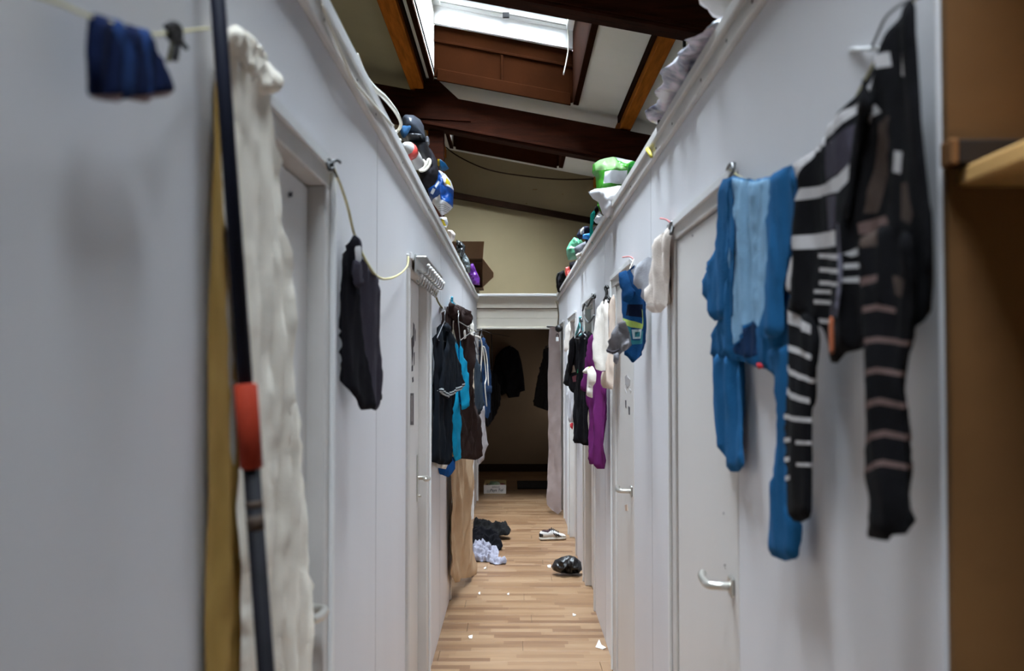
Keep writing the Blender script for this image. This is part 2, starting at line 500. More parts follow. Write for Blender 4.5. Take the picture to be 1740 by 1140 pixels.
def patch(name, poly, X, m, parent, t=0.0012):
    """flat print or dirt mark lying on a door or wall face at x = X"""
    P = [at_x(px, py, X) for px, py in poly]; s = t if X < 0 else -t
    n = len(P)
    V = [tuple(p) for p in P] + [(p.x + s, p.y, p.z) for p in P]
    Fc = [tuple(range(n)), tuple(range(2 * n - 1, n - 1, -1))] + [(i, (i + 1) % n, n + (i + 1) % n, n + i) for i in range(n)]
    return world_mesh(name, V, Fc, m, parent)
MARK = mat('scuff_mark', (70, 66, 70), 0.9, 0.3, 60)
FAINT = mat('faint_mark', (168, 164, 164), 0.8, 0.15, 60)
XD2 = XL - 0.03
for q in ([(699, 575), (701.5, 570), (702, 600), (700, 622)], [(702, 548), (704, 552), (703.5, 586), (702.3, 590)], [(699.5, 622), (701.5, 620), (701.5, 630), (699.5, 631)], [(703, 600), (704.2, 598), (704, 618), (703, 622)], [(700, 642), (702, 640), (702.6, 648), (700.6, 650)], [(705, 558), (706, 562), (705.6, 580), (705, 576)]):
    patch('door_scribble', q, XD2, MARK, d2)
patch('door_sticker', [(696.5, 668), (702.4, 668), (702.4, 722), (696.5, 722)], XD2, mat('sticker_grey', (74, 66, 66), 0.6, 0.3, 30), d2, 0.002)
patch('sticker_band', [(698.3, 672), (700.8, 672), (700.8, 716), (698.3, 716)], XD2 + 0.0018, mat('sticker_light', (128, 118, 116), 0.6, 0.3, 50), d2, 0.001)
patch('peephole', [(490, 327), (494, 326), (494, 334), (490, 335)], XL - 0.028, MARK, d1, 0.004)
XD6 = XR
for q in ([(1062, 640), (1066, 636), (1067, 650), (1063, 654)], [(1067, 640), (1071, 645), (1070, 655), (1066, 660), (1064, 656)], [(1062, 660), (1065, 668), (1063.5, 668)], [(1062.6, 680), (1064.2, 680), (1064.4, 694), (1063, 692)], [(1068, 690), (1070.4, 692), (1070.4, 705), (1068.4, 704)], [(1070, 660), (1073, 664), (1071, 668)]):
    patch('door_scribble', q, XD6, FAINT if q[0][1] < 670 else MARK, d6)
patch('door_scuff', [(1062, 858), (1066, 857), (1067, 868), (1063, 868)], XD6, mat('scuff_tan', (196, 170, 150), 0.8), d6)
for k, (a, b) in enumerate(((1176, 398), (1240, 700), (1231, 958), (1229, 870))):
    patch('door_nick', [(a, b), (a + 2, b), (a + 2, b + 4), (a, b + 4)], XR, FAINT, d5)

SEAM = mat('panel_joint_paint', (186, 184, 184), 0.6, 0.04, 4)
for yy in (3.08, 5.75, 8.2): box('panel_joint', XL - 0.001, XL + 0.0007, yy, yy + 0.004, 0, 2.262, SEAM, wall_left)
for yy in (3.72, 5.62, 7.66, 9.6): box('panel_joint', XR - 0.0007, XR + 0.001, yy, yy + 0.004, 0, 2.285, SEAM, wall_right)
# trim on top of the partitions: a moulding and, on the left, an upstand board over it
def trimbox(n, *a, m=TRIMP, bevel=0.004): return S(box('trim_%d' % n, *a, m, None, bevel))
t1 = trimbox(1, XL, XL + 0.020, -0.6, YEND + 0.02, 2.262, 2.330)
box('trim_bead', XL + 0.020, XL + 0.027, -0.6, YEND + 0.02, 2.308, 2.330, WHITEP, t1, 0.002)
t2 = trimbox(2, XL - 0.03, XL + 0.002, -0.6, YEND + 0.1, 2.330, 2.392, m=WHITEP)
t3 = trimbox(3, XR - 0.018, XR, 1.205, YEND + 0.02, 2.285, 2.330)
box('trim_bead', XR - 0.030, XR - 0.004, 1.205, YEND + 0.02, 2.330, 2.362, TRIMP, t3, 0.003)
for yy in (1.5, 2.05, 2.3, 2.62, 3.1, 3.45, 4.2, 5.1, 6.2, 7.4):
    tube('nail_head', [(XR - 0.0185, yy, 2.305), (XR - 0.0200, yy, 2.305)], 0.004, MARK, t3, 6)
for yy in (2.1, 2.55, 2.9, 3.6, 4.7):
    tube('nail_head', [(XL + 0.0205, yy, 2.285), (XL + 0.0218, yy, 2.285)], 0.004, MARK, t1, 6)
# roofs of the booths, the hall behind them
S(box('ceiling_booths_left', -4.0, XL - 0.03, YB0, 12.3, 2.30, 2.345, DUSTY))
S(box('ceiling_booths_right', XR + 0.001, 4.0, 0.62, 12.3, 2.30, 2.328, DUSTY))  # near edge placed to shade the brown panel
S(box('wall_hall_left', -4.05, -4.0, YB0, 15, 0, 5.2, CREAMW))
S(box('wall_hall_right', 4.0, 4.05, YB0, 15, 0, 5.2, CREAMW))
S(box('wall_hall_back', -4.05, 4.05, YB0 - 0.05, YB0, 0, 5.2, CREAMW))
wall_end = S(box('wall_end', -4.0, 4.0, 12.3, 12.36, 2.30, 5.2, CREAMW))
# batten and small marks across the end wall
def onend(px, py): return at_y(px, py, 12.3)
a = onend(700, 318); b = onend(1080, 389)
bt = hexa('wall_batten', [(a.x, 12.235, a.z - .045), (b.x, 12.235, b.z - .045), (b.x, 12.3, b.z - .045), (a.x, 12.3, a.z - .045), (a.x, 12.235, a.z + .03), (b.x, 12.235, b.z + .03), (b.x, 12.3, b.z + .03), (a.x, 12.3, a.z + .03)], DARKPIPE, wall_end, 0.004)
for (px, py, l) in ((905, 322, 8), (893, 346, 3), (955, 330, 2), (1001, 370, 3)):
    p = onend(px, py); box('wall_stain', p.x, p.x + l * .0072, 12.297, 12.2999, p.z - .006, p.z + .006, mat('stain', (120, 96, 60), 0.9), wall_end)
# the lintel over the passage at the far end
lt = S(box('trim_4', XL, XR, YEND, YEND + 0.05, 2.20, 2.335, LINTP, None, 0.004))
box('ledge_board', XL, XR, YEND - 0.03, YEND + 0.10, 2.335, 2.365, WHITEP, lt, 0.004)
box('lintel_plank', XL, XR, YEND + 0.012, YEND + 0.05, 2.085, 2.192, LINTP, lt, 0.003)
box('lintel_plank', XL, XR, YEND + 0.012, YEND + 0.05, 1.985, 2.083, LINTP, lt, 0.003)
box('lintel_lip', XL, XR, YEND - 0.005, YEND + 0.06, 1.960, 1.983, LINTP, lt, 0.003)
S(box('ceiling_lintel', -0.9, 0.9, YEND + 0.05, 12.3, 2.30, 2.33, CEILP))
# the dark alcove behind it
S(box('wall_alcove_back', -1.0, 1.0, 14.55, 14.6, 0, 2.3, ALCW))
S(box('wall_alcove_left', -0.95, -0.90, YEND + 0.05, 14.55, 0, 2.3, ALCW))
S(box('wall_alcove_right', 0.90, 0.95, YEND + 0.05, 14.55, 0, 2.3, ALCW))
S(box('wall_alcove_front_left', -0.95, XL - 0.05, YEND, YEND + 0.05, 0, 2.3, ALCW))
S(box('wall_alcove_front_right', XR + 0.05, 0.95, YEND, YEND + 0.05, 0, 2.3, ALCW))
S(box('trim_5', XL - 0.02, XL + 0.02, YEND + 0.005, YEND + 0.06, 0, 1.96, TRIMP, None, 0.003))
S(box('ceiling_alcove', -1.0, 1.0, 12.3, 14.6, 2.2, 2.3, mat('alcove_ceiling', (104, 66, 40), 0.9)))
al = bpy.data.lights.new('alcove_side_light', 'AREA'); al.shape = 'RECTANGLE'; al.size = 0.7; al.size_y = 1.6; al.energy = 0.5; al.color = (1.0, 0.92, 0.82)  # unseen fill light added to lift the dark alcove
alo = bpy.data.objects.new('alcove_side_light', al); COL.objects.link(alo); alo.location = (0.86, 13.5, 1.1); alo.rotation_euler = (0, math.radians(90), 0)
S(box('baseboard_alcove', -0.9, 0.9, 14.53, 14.55, 0, 0.11, mat('baseboard_dark', (46, 30, 22), 0.8)))
# the near end of the right partition: a brown panel seen past it, kept dim by the roof edge and side wall set there for shade
S(box('wall_near_right', XR + 0.006, 2.2, 1.190, 1.204, 0, 2.30, BROWNP))
S(box('wall_near_side', 2.2, 2.25, YB0, 1.29, 0, 2.30, BROWNP))  # unseen wall added to keep light off the brown panel
# ------------------------------------------------------------------ roof
xs = [-4.0, SX0, SX1, 4.0]
ys = sorted([YB0, 12.3] + [v for s in SHAFTS for v in s])
V, Fc = [], []
def prism(x0, x1, y0, y1, t=0.05):
    k = len(V)
    V.extend([(x0, y0, zc(x0)), (x1, y0, zc(x1)), (x1, y1, zc(x1)), (x0, y1, zc(x0)), (x0, y0, zc(x0) + t), (x1, y0, zc(x1) + t), (x1, y1, zc(x1) + t), (x0, y1, zc(x0) + t)])
    Fc.extend([tuple(k + q for q in f) for f in BOXF])
prism(xs[0], -0.96, YB0, 12.3); NL = len(Fc); prism(-0.96, xs[1], YB0, 12.3); prism(xs[2], xs[3], YB0, 12.3)
for a, b in zip(ys[:-1], ys[1:]):
    if not any(abs(a - s[0]) < 1e-6 for s in SHAFTS): prism(xs[1], xs[2], a, b)
S(world_mesh('ceiling', V, Fc, None, mats=[CEILP, CEILSH], fmat=[1] * NL + [0] * (len(Fc) - NL)))
def slab(name, x0, x1, y0, y1, za, zb, m, parent=None, bevel=0.004):
    """a board that follows the roof's fall across x; za, zb are heights over x = 0"""
    f = lambda x: SLOPE * x
    return hexa(name, [(x0, y0, za + f(x0)), (x1, y0, za + f(x1)), (x1, y1, za + f(x1)), (x0, y1, za + f(x0)), (x0, y0, zb + f(x0)), (x1, y0, zb + f(x1)), (x1, y1, zb + f(x1)), (x0, y1, zb + f(x0))], m, parent, bevel)
for n, (a, b) in enumerate(SHAFTS):
    wn = empty('window_%d' % (n + 1), ((SX0 + SX1) / 2, (a + b) / 2, H_CEIL), kind='structure')  # numbering runs on through the two unseen, added roof windows
    c, g = H_CEIL, H_GLASS
    # shaft linings: far side in brown hardboard with battens and a white sill board over it
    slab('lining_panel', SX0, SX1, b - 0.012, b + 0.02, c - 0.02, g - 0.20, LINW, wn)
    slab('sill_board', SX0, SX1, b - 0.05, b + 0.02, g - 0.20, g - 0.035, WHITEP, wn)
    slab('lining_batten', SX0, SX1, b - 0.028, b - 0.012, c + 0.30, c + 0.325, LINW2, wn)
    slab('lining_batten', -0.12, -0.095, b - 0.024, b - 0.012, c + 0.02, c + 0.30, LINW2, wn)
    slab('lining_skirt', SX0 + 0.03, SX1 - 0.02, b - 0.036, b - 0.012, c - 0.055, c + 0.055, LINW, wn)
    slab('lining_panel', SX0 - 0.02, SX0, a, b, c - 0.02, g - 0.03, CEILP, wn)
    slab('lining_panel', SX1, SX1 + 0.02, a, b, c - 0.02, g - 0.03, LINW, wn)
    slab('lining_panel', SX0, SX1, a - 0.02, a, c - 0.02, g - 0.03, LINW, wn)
    slab('lining_edge', SX0 - 0.045, SX0, a, b + 0.02, c - 0.05, c, LINW2, wn)
    slab('lining_edge', SX1, SX1 + 0.05, a, b - 0.05, c - 0.05, c, LINW2, wn)
    # window in the roof: kerb, sash, glass
    slab('window_frame', SX0 - 0.03, SX1 + 0.03, b - 0.06, b + 0.02, g - 0.035, g + 0.05, WHITEP, wn)
    slab('window_frame', SX0 - 0.03, SX1 + 0.03, a - 0.02, a + 0.06, g - 0.035, g + 0.05, WHITEP, wn)
    slab('window_frame', SX0 - 0.03, SX0 + 0.06, a + 0.06, b - 0.06, g - 0.035, g + 0.05, WHITEP, wn)
    slab('window_frame', SX1 - 0.06, SX1 + 0.03, a + 0.06, b - 0.06, g - 0.035, g + 0.05, WHITEP, wn)
    slab('window_sash', SX0 + 0.06, SX1 - 0.06, b - 0.10, b - 0.065, g - 0.005, g + 0.04, mat('sash_grey', (170, 170, 166), 0.5), wn)
    slab('window_sash', SX0 + 0.06, SX1 - 0.06, a + 0.065, a + 0.10, g - 0.005, g + 0.04, MATS['sash_grey'], wn)
    slab('window_pane', SX0 + 0.06, SX1 - 0.06, a + 0.06, b - 0.06, g + 0.02, g + 0.026, GLASS, wn, 0)
    box('window_catch', -0.10, -0.04, b - 0.13, b - 0.10, g + SLOPE * -0.07 - 0.05, g + SLOPE * -0.07, INK, wn, 0.004)
    if n == 1: slab('window_blind', SX0 + 0.05, SX1 - 0.05, a + 0.95, b - 0.10, g - 0.025, g - 0.015, mat('blind_tan', (206, 160, 116), 0.7), wn, 0)  # blind added to cut the light from this roof window
    if n == 0:
        tube('window_cord', [(SX1 - 0.05, b - 0.08, g - 0.13), (SX1 - 0.045, b - 0.09, g - 0.32), (SX1 - 0.09, b - 0.09, g - 0.55)], 0.006, WCABLE, wn)
# beams across, purlins along, gusset and post
BB, BT = CAM_H + 2.060, CAM_H + 2.375
for i, yb in enumerate((9.20, 5.56)):
    bm_ = S(slab('tie_beam', -3.95, 3.95, yb - 0.02, yb + 0.16, BB, BT, DARKW, None, 0.01))
    slab('beam_edge', -3.9, 3.9, yb - 0.032, yb - 0.021, BB + 0.02, BB + 0.045, DARKW, bm_, 0.003)
for (x0, x1) in ((-0.965, -0.835), (0.985, 1.095), (-3.0, -2.88), (2.8, 2.92)):
    zt = H_CEIL + SLOPE * x1 - 0.004
    zb = BT + SLOPE * x0 + 0.004
    pr = S(box('purlin_beam', x0, x1, YB0 + 0.02, 12.28, zb - 0.0, max(zt, zb + 0.06), PURW, None, 0.006))
    if abs(x0) < 1.2:
        box('purlin_batten', x1 + 0.001 if x0 < 0 else x0 - 0.02, x1 + 0.02 if x0 < 0 else x0 - 0.001, 5.0, 9.2, zt - 0.06, zt + 0.006, LINW2, pr, 0.003)
# gusset plate on the far beam, post below it
g3 = [at_y(*p, 9.17) for p in ((705, 200), (706, 150), (722, 133), (742, 134), (792, 180), (800, 206))]
n_ = len(g3)
V = [tuple(p) for p in g3] + [(p.x, p.y + 0.05, p.z) for p in g3]
S(world_mesh('gusset_beam', V, [tuple(range(n_)), tuple(range(2 * n_ - 1, n_ - 1, -1))] + [(i, (i + 1) % n_, n_ + (i + 1) % n_, n_ + i) for i in range(n_)], DARKW))
S(box('post_beam', -0.80, -0.655, 9.24, 9.38, 2.345, BB + SLOPE * -0.66 + 0.01, DARKW, None, 0.008))
S(box('brace_beam', 1.0, 1.16, 9.22, 9.34, 2.33, BB + SLOPE * 1.1, DARKW, None, 0.008))
# cables under the roof
tag(tube('hanging_cable', [onend(745, 238) - Vector((0, .05, 0)), onend(775, 268) - Vector((0, .2, 0)), onend(830, 296) - Vector((0, .3, 0)), onend(900, 308) - Vector((0, .3, 0)), onend(960, 310) - Vector((0, .2, 0)), onend(1040, 304) - Vector((0, .05, 0))], 0.008, DARKPIPE), 'thin dark cable sagging along the top of the cream end wall', 'cable')
p = at_y(1163, 60, 6.05); q = at_y(1163, 108, 6.05)
tag(tube('drop_rope', [(p.x, 6.06, zc(p.x)), (p.x, 6.06, q.z), (p.x, 6.06, 2.5), (p.x + .05, 6.07, 2.332)], 0.011, BLACKW), 'black cord hanging straight down behind the nearer dark roof beam', 'rope')
# ------------------------------------------------------------------ left side, near: cord, blue cloth, pole, curtain
def cord(name, pts, r, label, m=None, cat='clothesline', group=None, knots=()):
    o = tube(name, pts, r, m or CORDM, None, 6)
    tag(o, label, cat, group)
    for k in knots:
        me_ = tube('knot', [Vector(k) - Vector((0, 0, r * 1.6)), Vector(k), Vector(k) + Vector((0, 0, r * 1.6))], lambda t: r * 2.2 * (0.5 + math.sin(math.pi * t) * .5), m or CORDM, o)
    return o
def wp(px, py, X): return at_x(px, py, X)
cord('clothesline', [wp(-60, -45, -.385), wp(90, 2, -.385), wp(150, 27, -.384), wp(205, 42, -.384), wp(258, 58, -.384), wp(300, 54, -.388), wp(356, 48, -.40)], 0.0016, 'pale cord strung along the near left wall, carrying the small navy cloth')
NAVY = cloth('navy', (16, 28, 62)); NAVYL = cloth('navy_light', (36, 60, 108)); LINER = cloth('liner_pink', (150, 132, 136))
pl = wallplane((148, -.386), (291, -.380))
poly = [(147, 27), (165, 21), (200, 38), (250, 50), (263, 72), (280, 118), (292, 152), (288, 163), (265, 166), (247, 174), (220, 172), (206, 172), (160, 170), (152, 140), (147, 80)]
t = thing_at('folded_shorts', pl, poly, 'small navy blue cloth folded over the cord on the near left wall', 'clothing')
sheet('cloth_body', poly, pl, NAVY, t, 0.007, 0.006, 22, res=0.006, edge=0.012, seed=2,
      patterns=[([(185, 30), (205, 38), (222, 120), (225, 165), (207, 165), (196, 100)], NAVYL), ([(232, 46), (246, 50), (252, 120), (250, 160), (240, 158), (238, 100)], NAVYL), ([(150, 163), (205, 160), (205, 173), (150, 173)], LINER), ([(218, 165), (262, 158), (290, 154), (292, 164), (265, 167), (247, 175), (218, 172)], LINER)])
t = tag(empty('cord_end', wp(300, 90, -.385)), 'black and olive strap end knotted on the cord beside the small navy cloth', 'strap')
for k, (pts, r) in enumerate(([[(283, 46), (293, 40), (303, 46), (306, 56), (298, 66)], .004], [[(286, 60), (296, 52), (306, 60), (300, 68), (288, 62)], .0045], [[(300, 60), (301, 80), (297, 102)], .0035], [[(304, 60), (310, 74), (317, 82)], .003], [[(293, 66), (290, 86), (286, 104)], .0025])):
    tube('strap', [wp(x, y, -.383 - .001 * k) for x, y in pts], r, BLACKW if k != 4 else cloth('olive', (96, 92, 50)), t, 6)
# curtain over the first left door
CREAMC = cloth('cream_curtain', (238, 230, 216), 0.05); SHADEC = cloth('ochre_curtain', (178, 144, 80), 0.1)  # the ochre carries the curtain's shade in its colour
pl = wallplane((360, -.402), (530, -.402))
poly = [(372, 62), (390, 48), (412, 50), (440, 95), (463, 150), (466, 240), (480, 400), (495, 600), (511, 800), (527, 1000), (548, 1900), (400, 2300), (405, 1100), (402, 700), (390, 400), (378, 160)]
t = thing_at('door_curtain', pl, poly, 'long cream curtain hung over the first white door, behind the dark pole', 'curtain')
sheet('curtain_panel', poly, pl, CREAMC, t, 0.004, 0.010, 16, res=0.022, edge=0.03, seed=5, free=True, zmin=0.0)
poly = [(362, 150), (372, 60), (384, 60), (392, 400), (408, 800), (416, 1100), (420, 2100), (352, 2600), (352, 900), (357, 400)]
sheet('curtain_lining', poly, wallplane((352, -.412), (420, -.412)), SHADEC, t, 0.003, 0.006, 14, res=0.022, edge=0.03, seed=8, free=True, zmin=0.0, label='ochre lining strip at the edge of the cream curtain')
poly = [(384, 50), (400, 41), (420, 50), (440, 78), (456, 106), (466, 138), (468, 158), (446, 161), (432, 142), (416, 112), (400, 92), (386, 84)]
sheet('gathered_heading', poly, wallplane((380, -.395), (470, -.395)), CREAMC, t, 0.016, 0.004, 40, crumple=0.025, res=0.007, edge=0.014, seed=11)
# the long pole leaning in the corner by the curtain
PO = cd and Vector((0, 0, 0))
pa = at_y(370, 0, 1.28); pb = at_y(452, 1140, 1.30)
dd = (pb - pa) / (pa.z - pb.z)
def onpole(z): return pa + dd * (pa.z - z)
t = tag(empty('leaning_pole', onpole(0.0)), 'long navy metal pole with an orange tape grip leaning by the cream curtain', 'pole')
NAVYM = mat('navy_metal', (14, 17, 34), 0.6, 0.2, 20, spec=0.2)
zt0 = at_y(395, 652, 1.29).z; zt1 = at_y(430, 796, 1.295).z
tube('upper_tube', [onpole(2.30), onpole(zt0 - .01)], 0.0098, NAVYM, t, 12, False)
tube('tape_grip', [onpole(zt0), onpole(zt0 - .002), onpole((zt0 + zt1) / 2), onpole(zt1 + .002), onpole(zt1)], lambda q: 0.0150 if 0 < q < 1 else 0.012, mat('orange_tape', (150, 42, 12), 0.8, 0.1, 40, 0.3, 120), t, 14, False)
tube('lower_tube', [onpole(zt1 + .01), onpole(0.02)], 0.0112, mat('worn_black_metal', (16, 14, 20), 0.65, 0.5, 30, spec=0.15), t, 12, False)
tube('foot_cap', [onpole(0.025), onpole(0.002)], 0.0130, BLACKW, t, 12, False)
for a_, b_ in ((850, 862), (874, 900)):
    z1_ = at_y(430, a_, 1.295).z; z2_ = at_y(432, b_, 1.295).z
    tube('worn_band', [onpole(z1_), onpole(z2_)], 0.0115, mat('worn_brown', (66, 52, 42), 0.7, 0.5, 60), t, 12, False)
# hook and cord to the black trousers
t = tag(empty('wire_hook', wp(563, 280, XL + .015)), 'bent black hook wound on the corner of the first left door frame', 'hook')
tube('hook_wire', [wp(553, 276, XL + .02), wp(562, 278, XL + .03), wp(570, 272, XL + .036), wp(578, 276, XL + .036)], 0.0035, BLACKW, t)
tube('hook_loop', [wp(558, 270, XL + .024), wp(566, 284, XL + .034), wp(560, 288, XL + .03), wp(557, 276, XL + .024), wp(565, 274, XL + .03)], 0.004, BLACKW, t)
tube('hook_tail', [wp(562, 280, XL + .03), wp(568, 292, XL + .034), wp(572, 300, XL + .036)], 0.003, BLACKW, t)
TRX = -.40
cord('clothesline', [wp(566, 284, XL + .034), wp(580, 318, -.395), wp(592, 356, -.395), wp(602, 398, -.398), at_y(620, 440, 2.50), at_y(641, 470, 2.585), at_y(662, 473, 3.0), at_y(680, 465, 3.5), wp(692, 452, XL + .025), wp(694, 436, XL + .022)], 0.0035, 'yellowish cord strung from the first to the second left door, carrying black trousers')
BLK = cloth('black_jersey', (23, 21, 26)); CHAR = cloth('charcoal_jersey', (58, 54, 63), 0.1)
pl = wallplane((585, -.408), (661, -.335))
poly = [(601, 399), (606, 404), (610, 424), (619, 446), (641, 471), (646, 495), (646, 575), (650, 640), (645, 690), (642, 698), (630, 694), (612, 698), (606, 682), (588, 655), (585, 600), (584, 520), (586, 450), (592, 420)]
t = thing_at('trousers', pl, poly, 'black trousers folded over the yellowish cord between two left doors', 'clothing')
sheet('front_leg', poly, pl, BLK, t, 0.007, 0.010, 14, res=0.010, edge=0.012, seed=4, patterns=[([(602, 400), (612, 440), (641, 470), (646, 500), (646, 575), (650, 640), (643, 697), (630, 693), (622, 640), (612, 560), (606, 480)], CHAR)])
sheet('back_leg', [(640, 560), (648, 580), (652, 620), (662, 679), (648, 684), (640, 650)], pl, BLK, t, 0.007, 0.005, 16, res=0.010, edge=0.01, seed=6, off=-0.02)
sheet('waist_fold', [(590, 440), (601, 445), (604, 480), (600, 494), (590, 486), (587, 460)], pl, CHAR, t, 0.008, 0.004, 30, res=0.008, edge=0.012, seed=9, off=0.018)
sheet('care_tag', [(590, 421), (601, 416), (602, 444), (592, 447)], pl, cloth('white_tag', (206, 204, 204)), t, 0.002, 0.001, 10, res=0.01, edge=0.004, off=0.020)
# hook rail over the second left door
yr0, yr1 = 4.02, 4.98
t = tag(empty('hook_rail', (XL + .02, (yr0 + yr1) / 2, 1.93)), 'steel over-door rail with two rows of ball-ended hooks on the second left door', 'rail')
box('rail_plate', XL + .022, XL + .028, yr0, yr1, 1.925, 2.0, METAL, t, 0.002)
box('rail_plate_upper', XL + .028, XL + .070, yr0 + .02, yr1, 1.985, 1.993, METAL, t, 0.002)
for k in range(9):
    yy = yr0 + .06 + k * (yr1 - yr0 - .08) / 8
    for dx_, dz_ in ((.075, 1.945), (.045, 1.905)):
        h_ = tube('rail_hook', [(XL + .028, yy, dz_ - .006), (XL + dx_ - .01, yy, dz_ - .018), (XL + dx_, yy, dz_ + .008)], 0.004, METAL, t, 6, n=4)
        tube('hook_ball', [(XL + dx_, yy, dz_ + .004), (XL + dx_, yy, dz_ + .012), (XL + dx_, yy, dz_ + .020)], lambda q: .004 + .006 * math.sin(math.pi * q), WHITEP, h_, 8, False)
cord('clothesline', [wp(734, 482, XL + .03), wp(738, 494, XL + .03), wp(744, 512, XL + .03), at_y(752, 524, 6.0), at_y(766, 540, 7.1), at_y(788, 552, 8.6), at_y(806, 562, 10.4), at_y(811, 564, 11.3)], 0.005, 'knotted olive cord along the far left wall, loaded with hung clothes', cloth('olive_cord', (120, 110, 74)), knots=[wp(737, 492, XL + .03), wp(740, 499, XL + .03)])
# ------------------------------------------------------------------ left side, far: hung clothes
def hanger(pl, top, l, r_, label, m=WIRE, rad=0.0028, group=None, off=0.0, hook=10):
    """a wire hanger given by pixel points of its hook's foot and its two shoulders"""
    T = pl.w(*pl.uv(*top), off); Lp = pl.w(*pl.uv(*l), off); Rp = pl.w(*pl.uv(*r_), off)
    H_ = pl.w(*pl.uv(top[0], top[1] - hook), off)
    o = tag(empty('clothes_hanger', T), label, 'hanger', group)
    s = (H_ - T).length
    tube('hanger_hook', [T, T + Vector((0, 0, s * .45)), H_ + pl.u * s * .25 - Vector((0, 0, s * .1)), H_ + Vector((0, 0, s * .1)), H_ - pl.u * s * .25 - Vector((0, 0, s * .15))], rad, m, o)
    tube('hanger_frame', [T, Lp, Lp + (Rp - Lp) * .04 - Vector((0, 0, .012)), Rp - (Rp - Lp) * .04 - Vector((0, 0, .012)), Rp, T], rad, m, o, smooth_path=False)
    return o
def garment(name, parts, pl, label, cat='clothing', group=None):
    """parts: list of (part name, outline, material, options)"""
    t = thing_at(name, pl, parts[0][1], label, cat, group)
    for k, (pn, po, m, kw) in enumerate(parts):
        kw = dict(kw)
        p_ = kw.pop('plane', pl)
        kw.setdefault('thick', 0.007); kw.setdefault('fold', 0.014); kw.setdefault('waves', 9); kw.setdefault('edge', 0.012); kw.setdefault('res', 0.02); kw.setdefault('seed', len(label) + k * 3)
        sheet(pn, po, p_, m, t, **kw)
    return t
DTEE = cloth('ink_navy_tee', (16, 21, 28)); CYAN = cloth('cyan_tee', (22, 150, 190)); BLUE2 = cloth('blue_hem', (24, 78, 140)); BRN = cloth('brown_jersey', (50, 36, 33)); OFFW = cloth('off_white', (226, 220, 210), .06)
STRIPE = cloth('cuff_white', (176, 182, 184))
pl1 = wallplane((735, -.412), (783, -.310))
garment('t_shirt', [
    ('shirt_body', [(751, 551), (745, 558), (738, 574), (737, 666), (733, 785), (745, 789), (762, 790), (767, 720), (770, 620), (766, 575), (758, 556)], DTEE, {}),
    ('sleeve', [(757, 558), (764, 572), (772, 612), (782, 656), (768, 667), (752, 678), (738, 665), (742, 630), (749, 588)], DTEE, dict(off=.022, patterns=[([(738, 663), (752, 673), (782, 653), (782.5, 655.5), (752, 676), (738, 665.5)], STRIPE), ([(740, 659), (752, 669), (780, 650), (781, 652), (752, 671), (739, 661.5)], STRIPE)])),
    ('undershirt_hem', [(738, 783), (764, 788), (760, 797), (742, 793)], OFFW, dict(off=-.012)),
    ('collar', [(747, 553), (754, 548), (760, 556), (758, 566), (750, 562)], cloth('tee_collar', (26, 32, 40)), dict(off=.02, thick=.008, fold=.002))],
    pl1, 'dark navy t-shirt with white striped sleeve cuffs, nearest on the far left line')
hanger(pl1, (752, 545), (739, 574), (772, 580), 'wire hanger inside the dark navy t-shirt with striped cuffs', hook=22, off=0.012)
pl2 = wallplane((763, -.372), (793, -.288))
garment('t_shirt', [
    ('shirt_body', [(766, 592), (770, 577), (775, 582), (779, 625), (781, 690), (783, 780), (773, 785), (768, 770), (766, 700)], CYAN, {}),
    ('sleeve', [(773, 576), (777, 600), (781, 640), (785, 693), (777, 697), (773, 650)], CYAN, dict(off=.03, thick=.014)),
    ('lower_hem', [(750, 790), (764, 786), (774, 775), (775, 800), (768, 811), (753, 806)], BLUE2, dict(off=-.02))],
    pl2, 'bright turquoise t-shirt hung between the dark navy shirt and the brown garment')
hanger(pl2, (770, 560), (765, 588), (777, 592), 'pale plastic hanger carrying the bright turquoise t-shirt', WCABLE, 0.004, hook=26)
pl3 = wallplane((753, -.400), (818, -.226))
garment('hooded_top', [
    ('garment_body', [(756, 530), (766, 524), (778, 532), (787, 545), (793, 570), (798, 625), (804, 685), (812, 740), (817, 776), (808, 781), (780, 779), (768, 700), (760, 600), (755, 560)], BRN, dict(thick=.012, fold=.03, waves=4)),
    ('hood', [(752, 517), (756, 513), (759, 519), (770, 517), (780, 525), (786, 540), (780, 556), (766, 548), (756, 536)], BRN, dict(off=.03, thick=.02, crumple=.05, res=.014)),
    ('drawstring', [(774, 560), (776, 574), (772, 577), (771, 562)], OFFW, dict(off=.06, thick=.004, fold=0))],
    pl3, 'long brown hooded garment, widest of the clothes on the far left line')
hanger(pl3, (757, 546), (760, 575), (782, 560), 'silver wire hanger in front of the brown hooded garment', METAL, 0.003, off=.075, hook=16)
pl4 = wallplane((778, -.385), (808, -.290))
garment('long_shirt', [('shirt_body', [(778, 528), (784, 532), (795, 558), (803, 600), (806, 655), (806, 702), (798, 704), (795, 640), (789, 580)], cloth('ecru', (224, 208, 184), .06), dict(fold=.006))], pl4, 'narrow cream garment hung right behind the brown hooded one')
t = hanger(wallplane((764, -.40), (785, -.36)), (768, 514), (764, 521), (775, 522), 'turquoise plastic hanger standing above the brown hooded garment', plastic('turquoise', (20, 150, 180)), 0.008, hook=8)
pl5 = wallplane((800, -.345), (824, -.250))
garment('t_shirt', [('shirt_body', [(801, 592), (807, 595), (814, 640), (822, 688), (816, 699), (806, 704), (803, 680), (801, 640)], cloth('slate', (44, 54, 64)), {}),
                    ('hem_lining', [(806, 700), (818, 694), (815, 706), (807, 710)], BLK, dict(off=-.01))], pl5, 'slate grey t-shirt hung behind the cream garment')
pl5b = wallplane((799, -.375), (812, -.330))
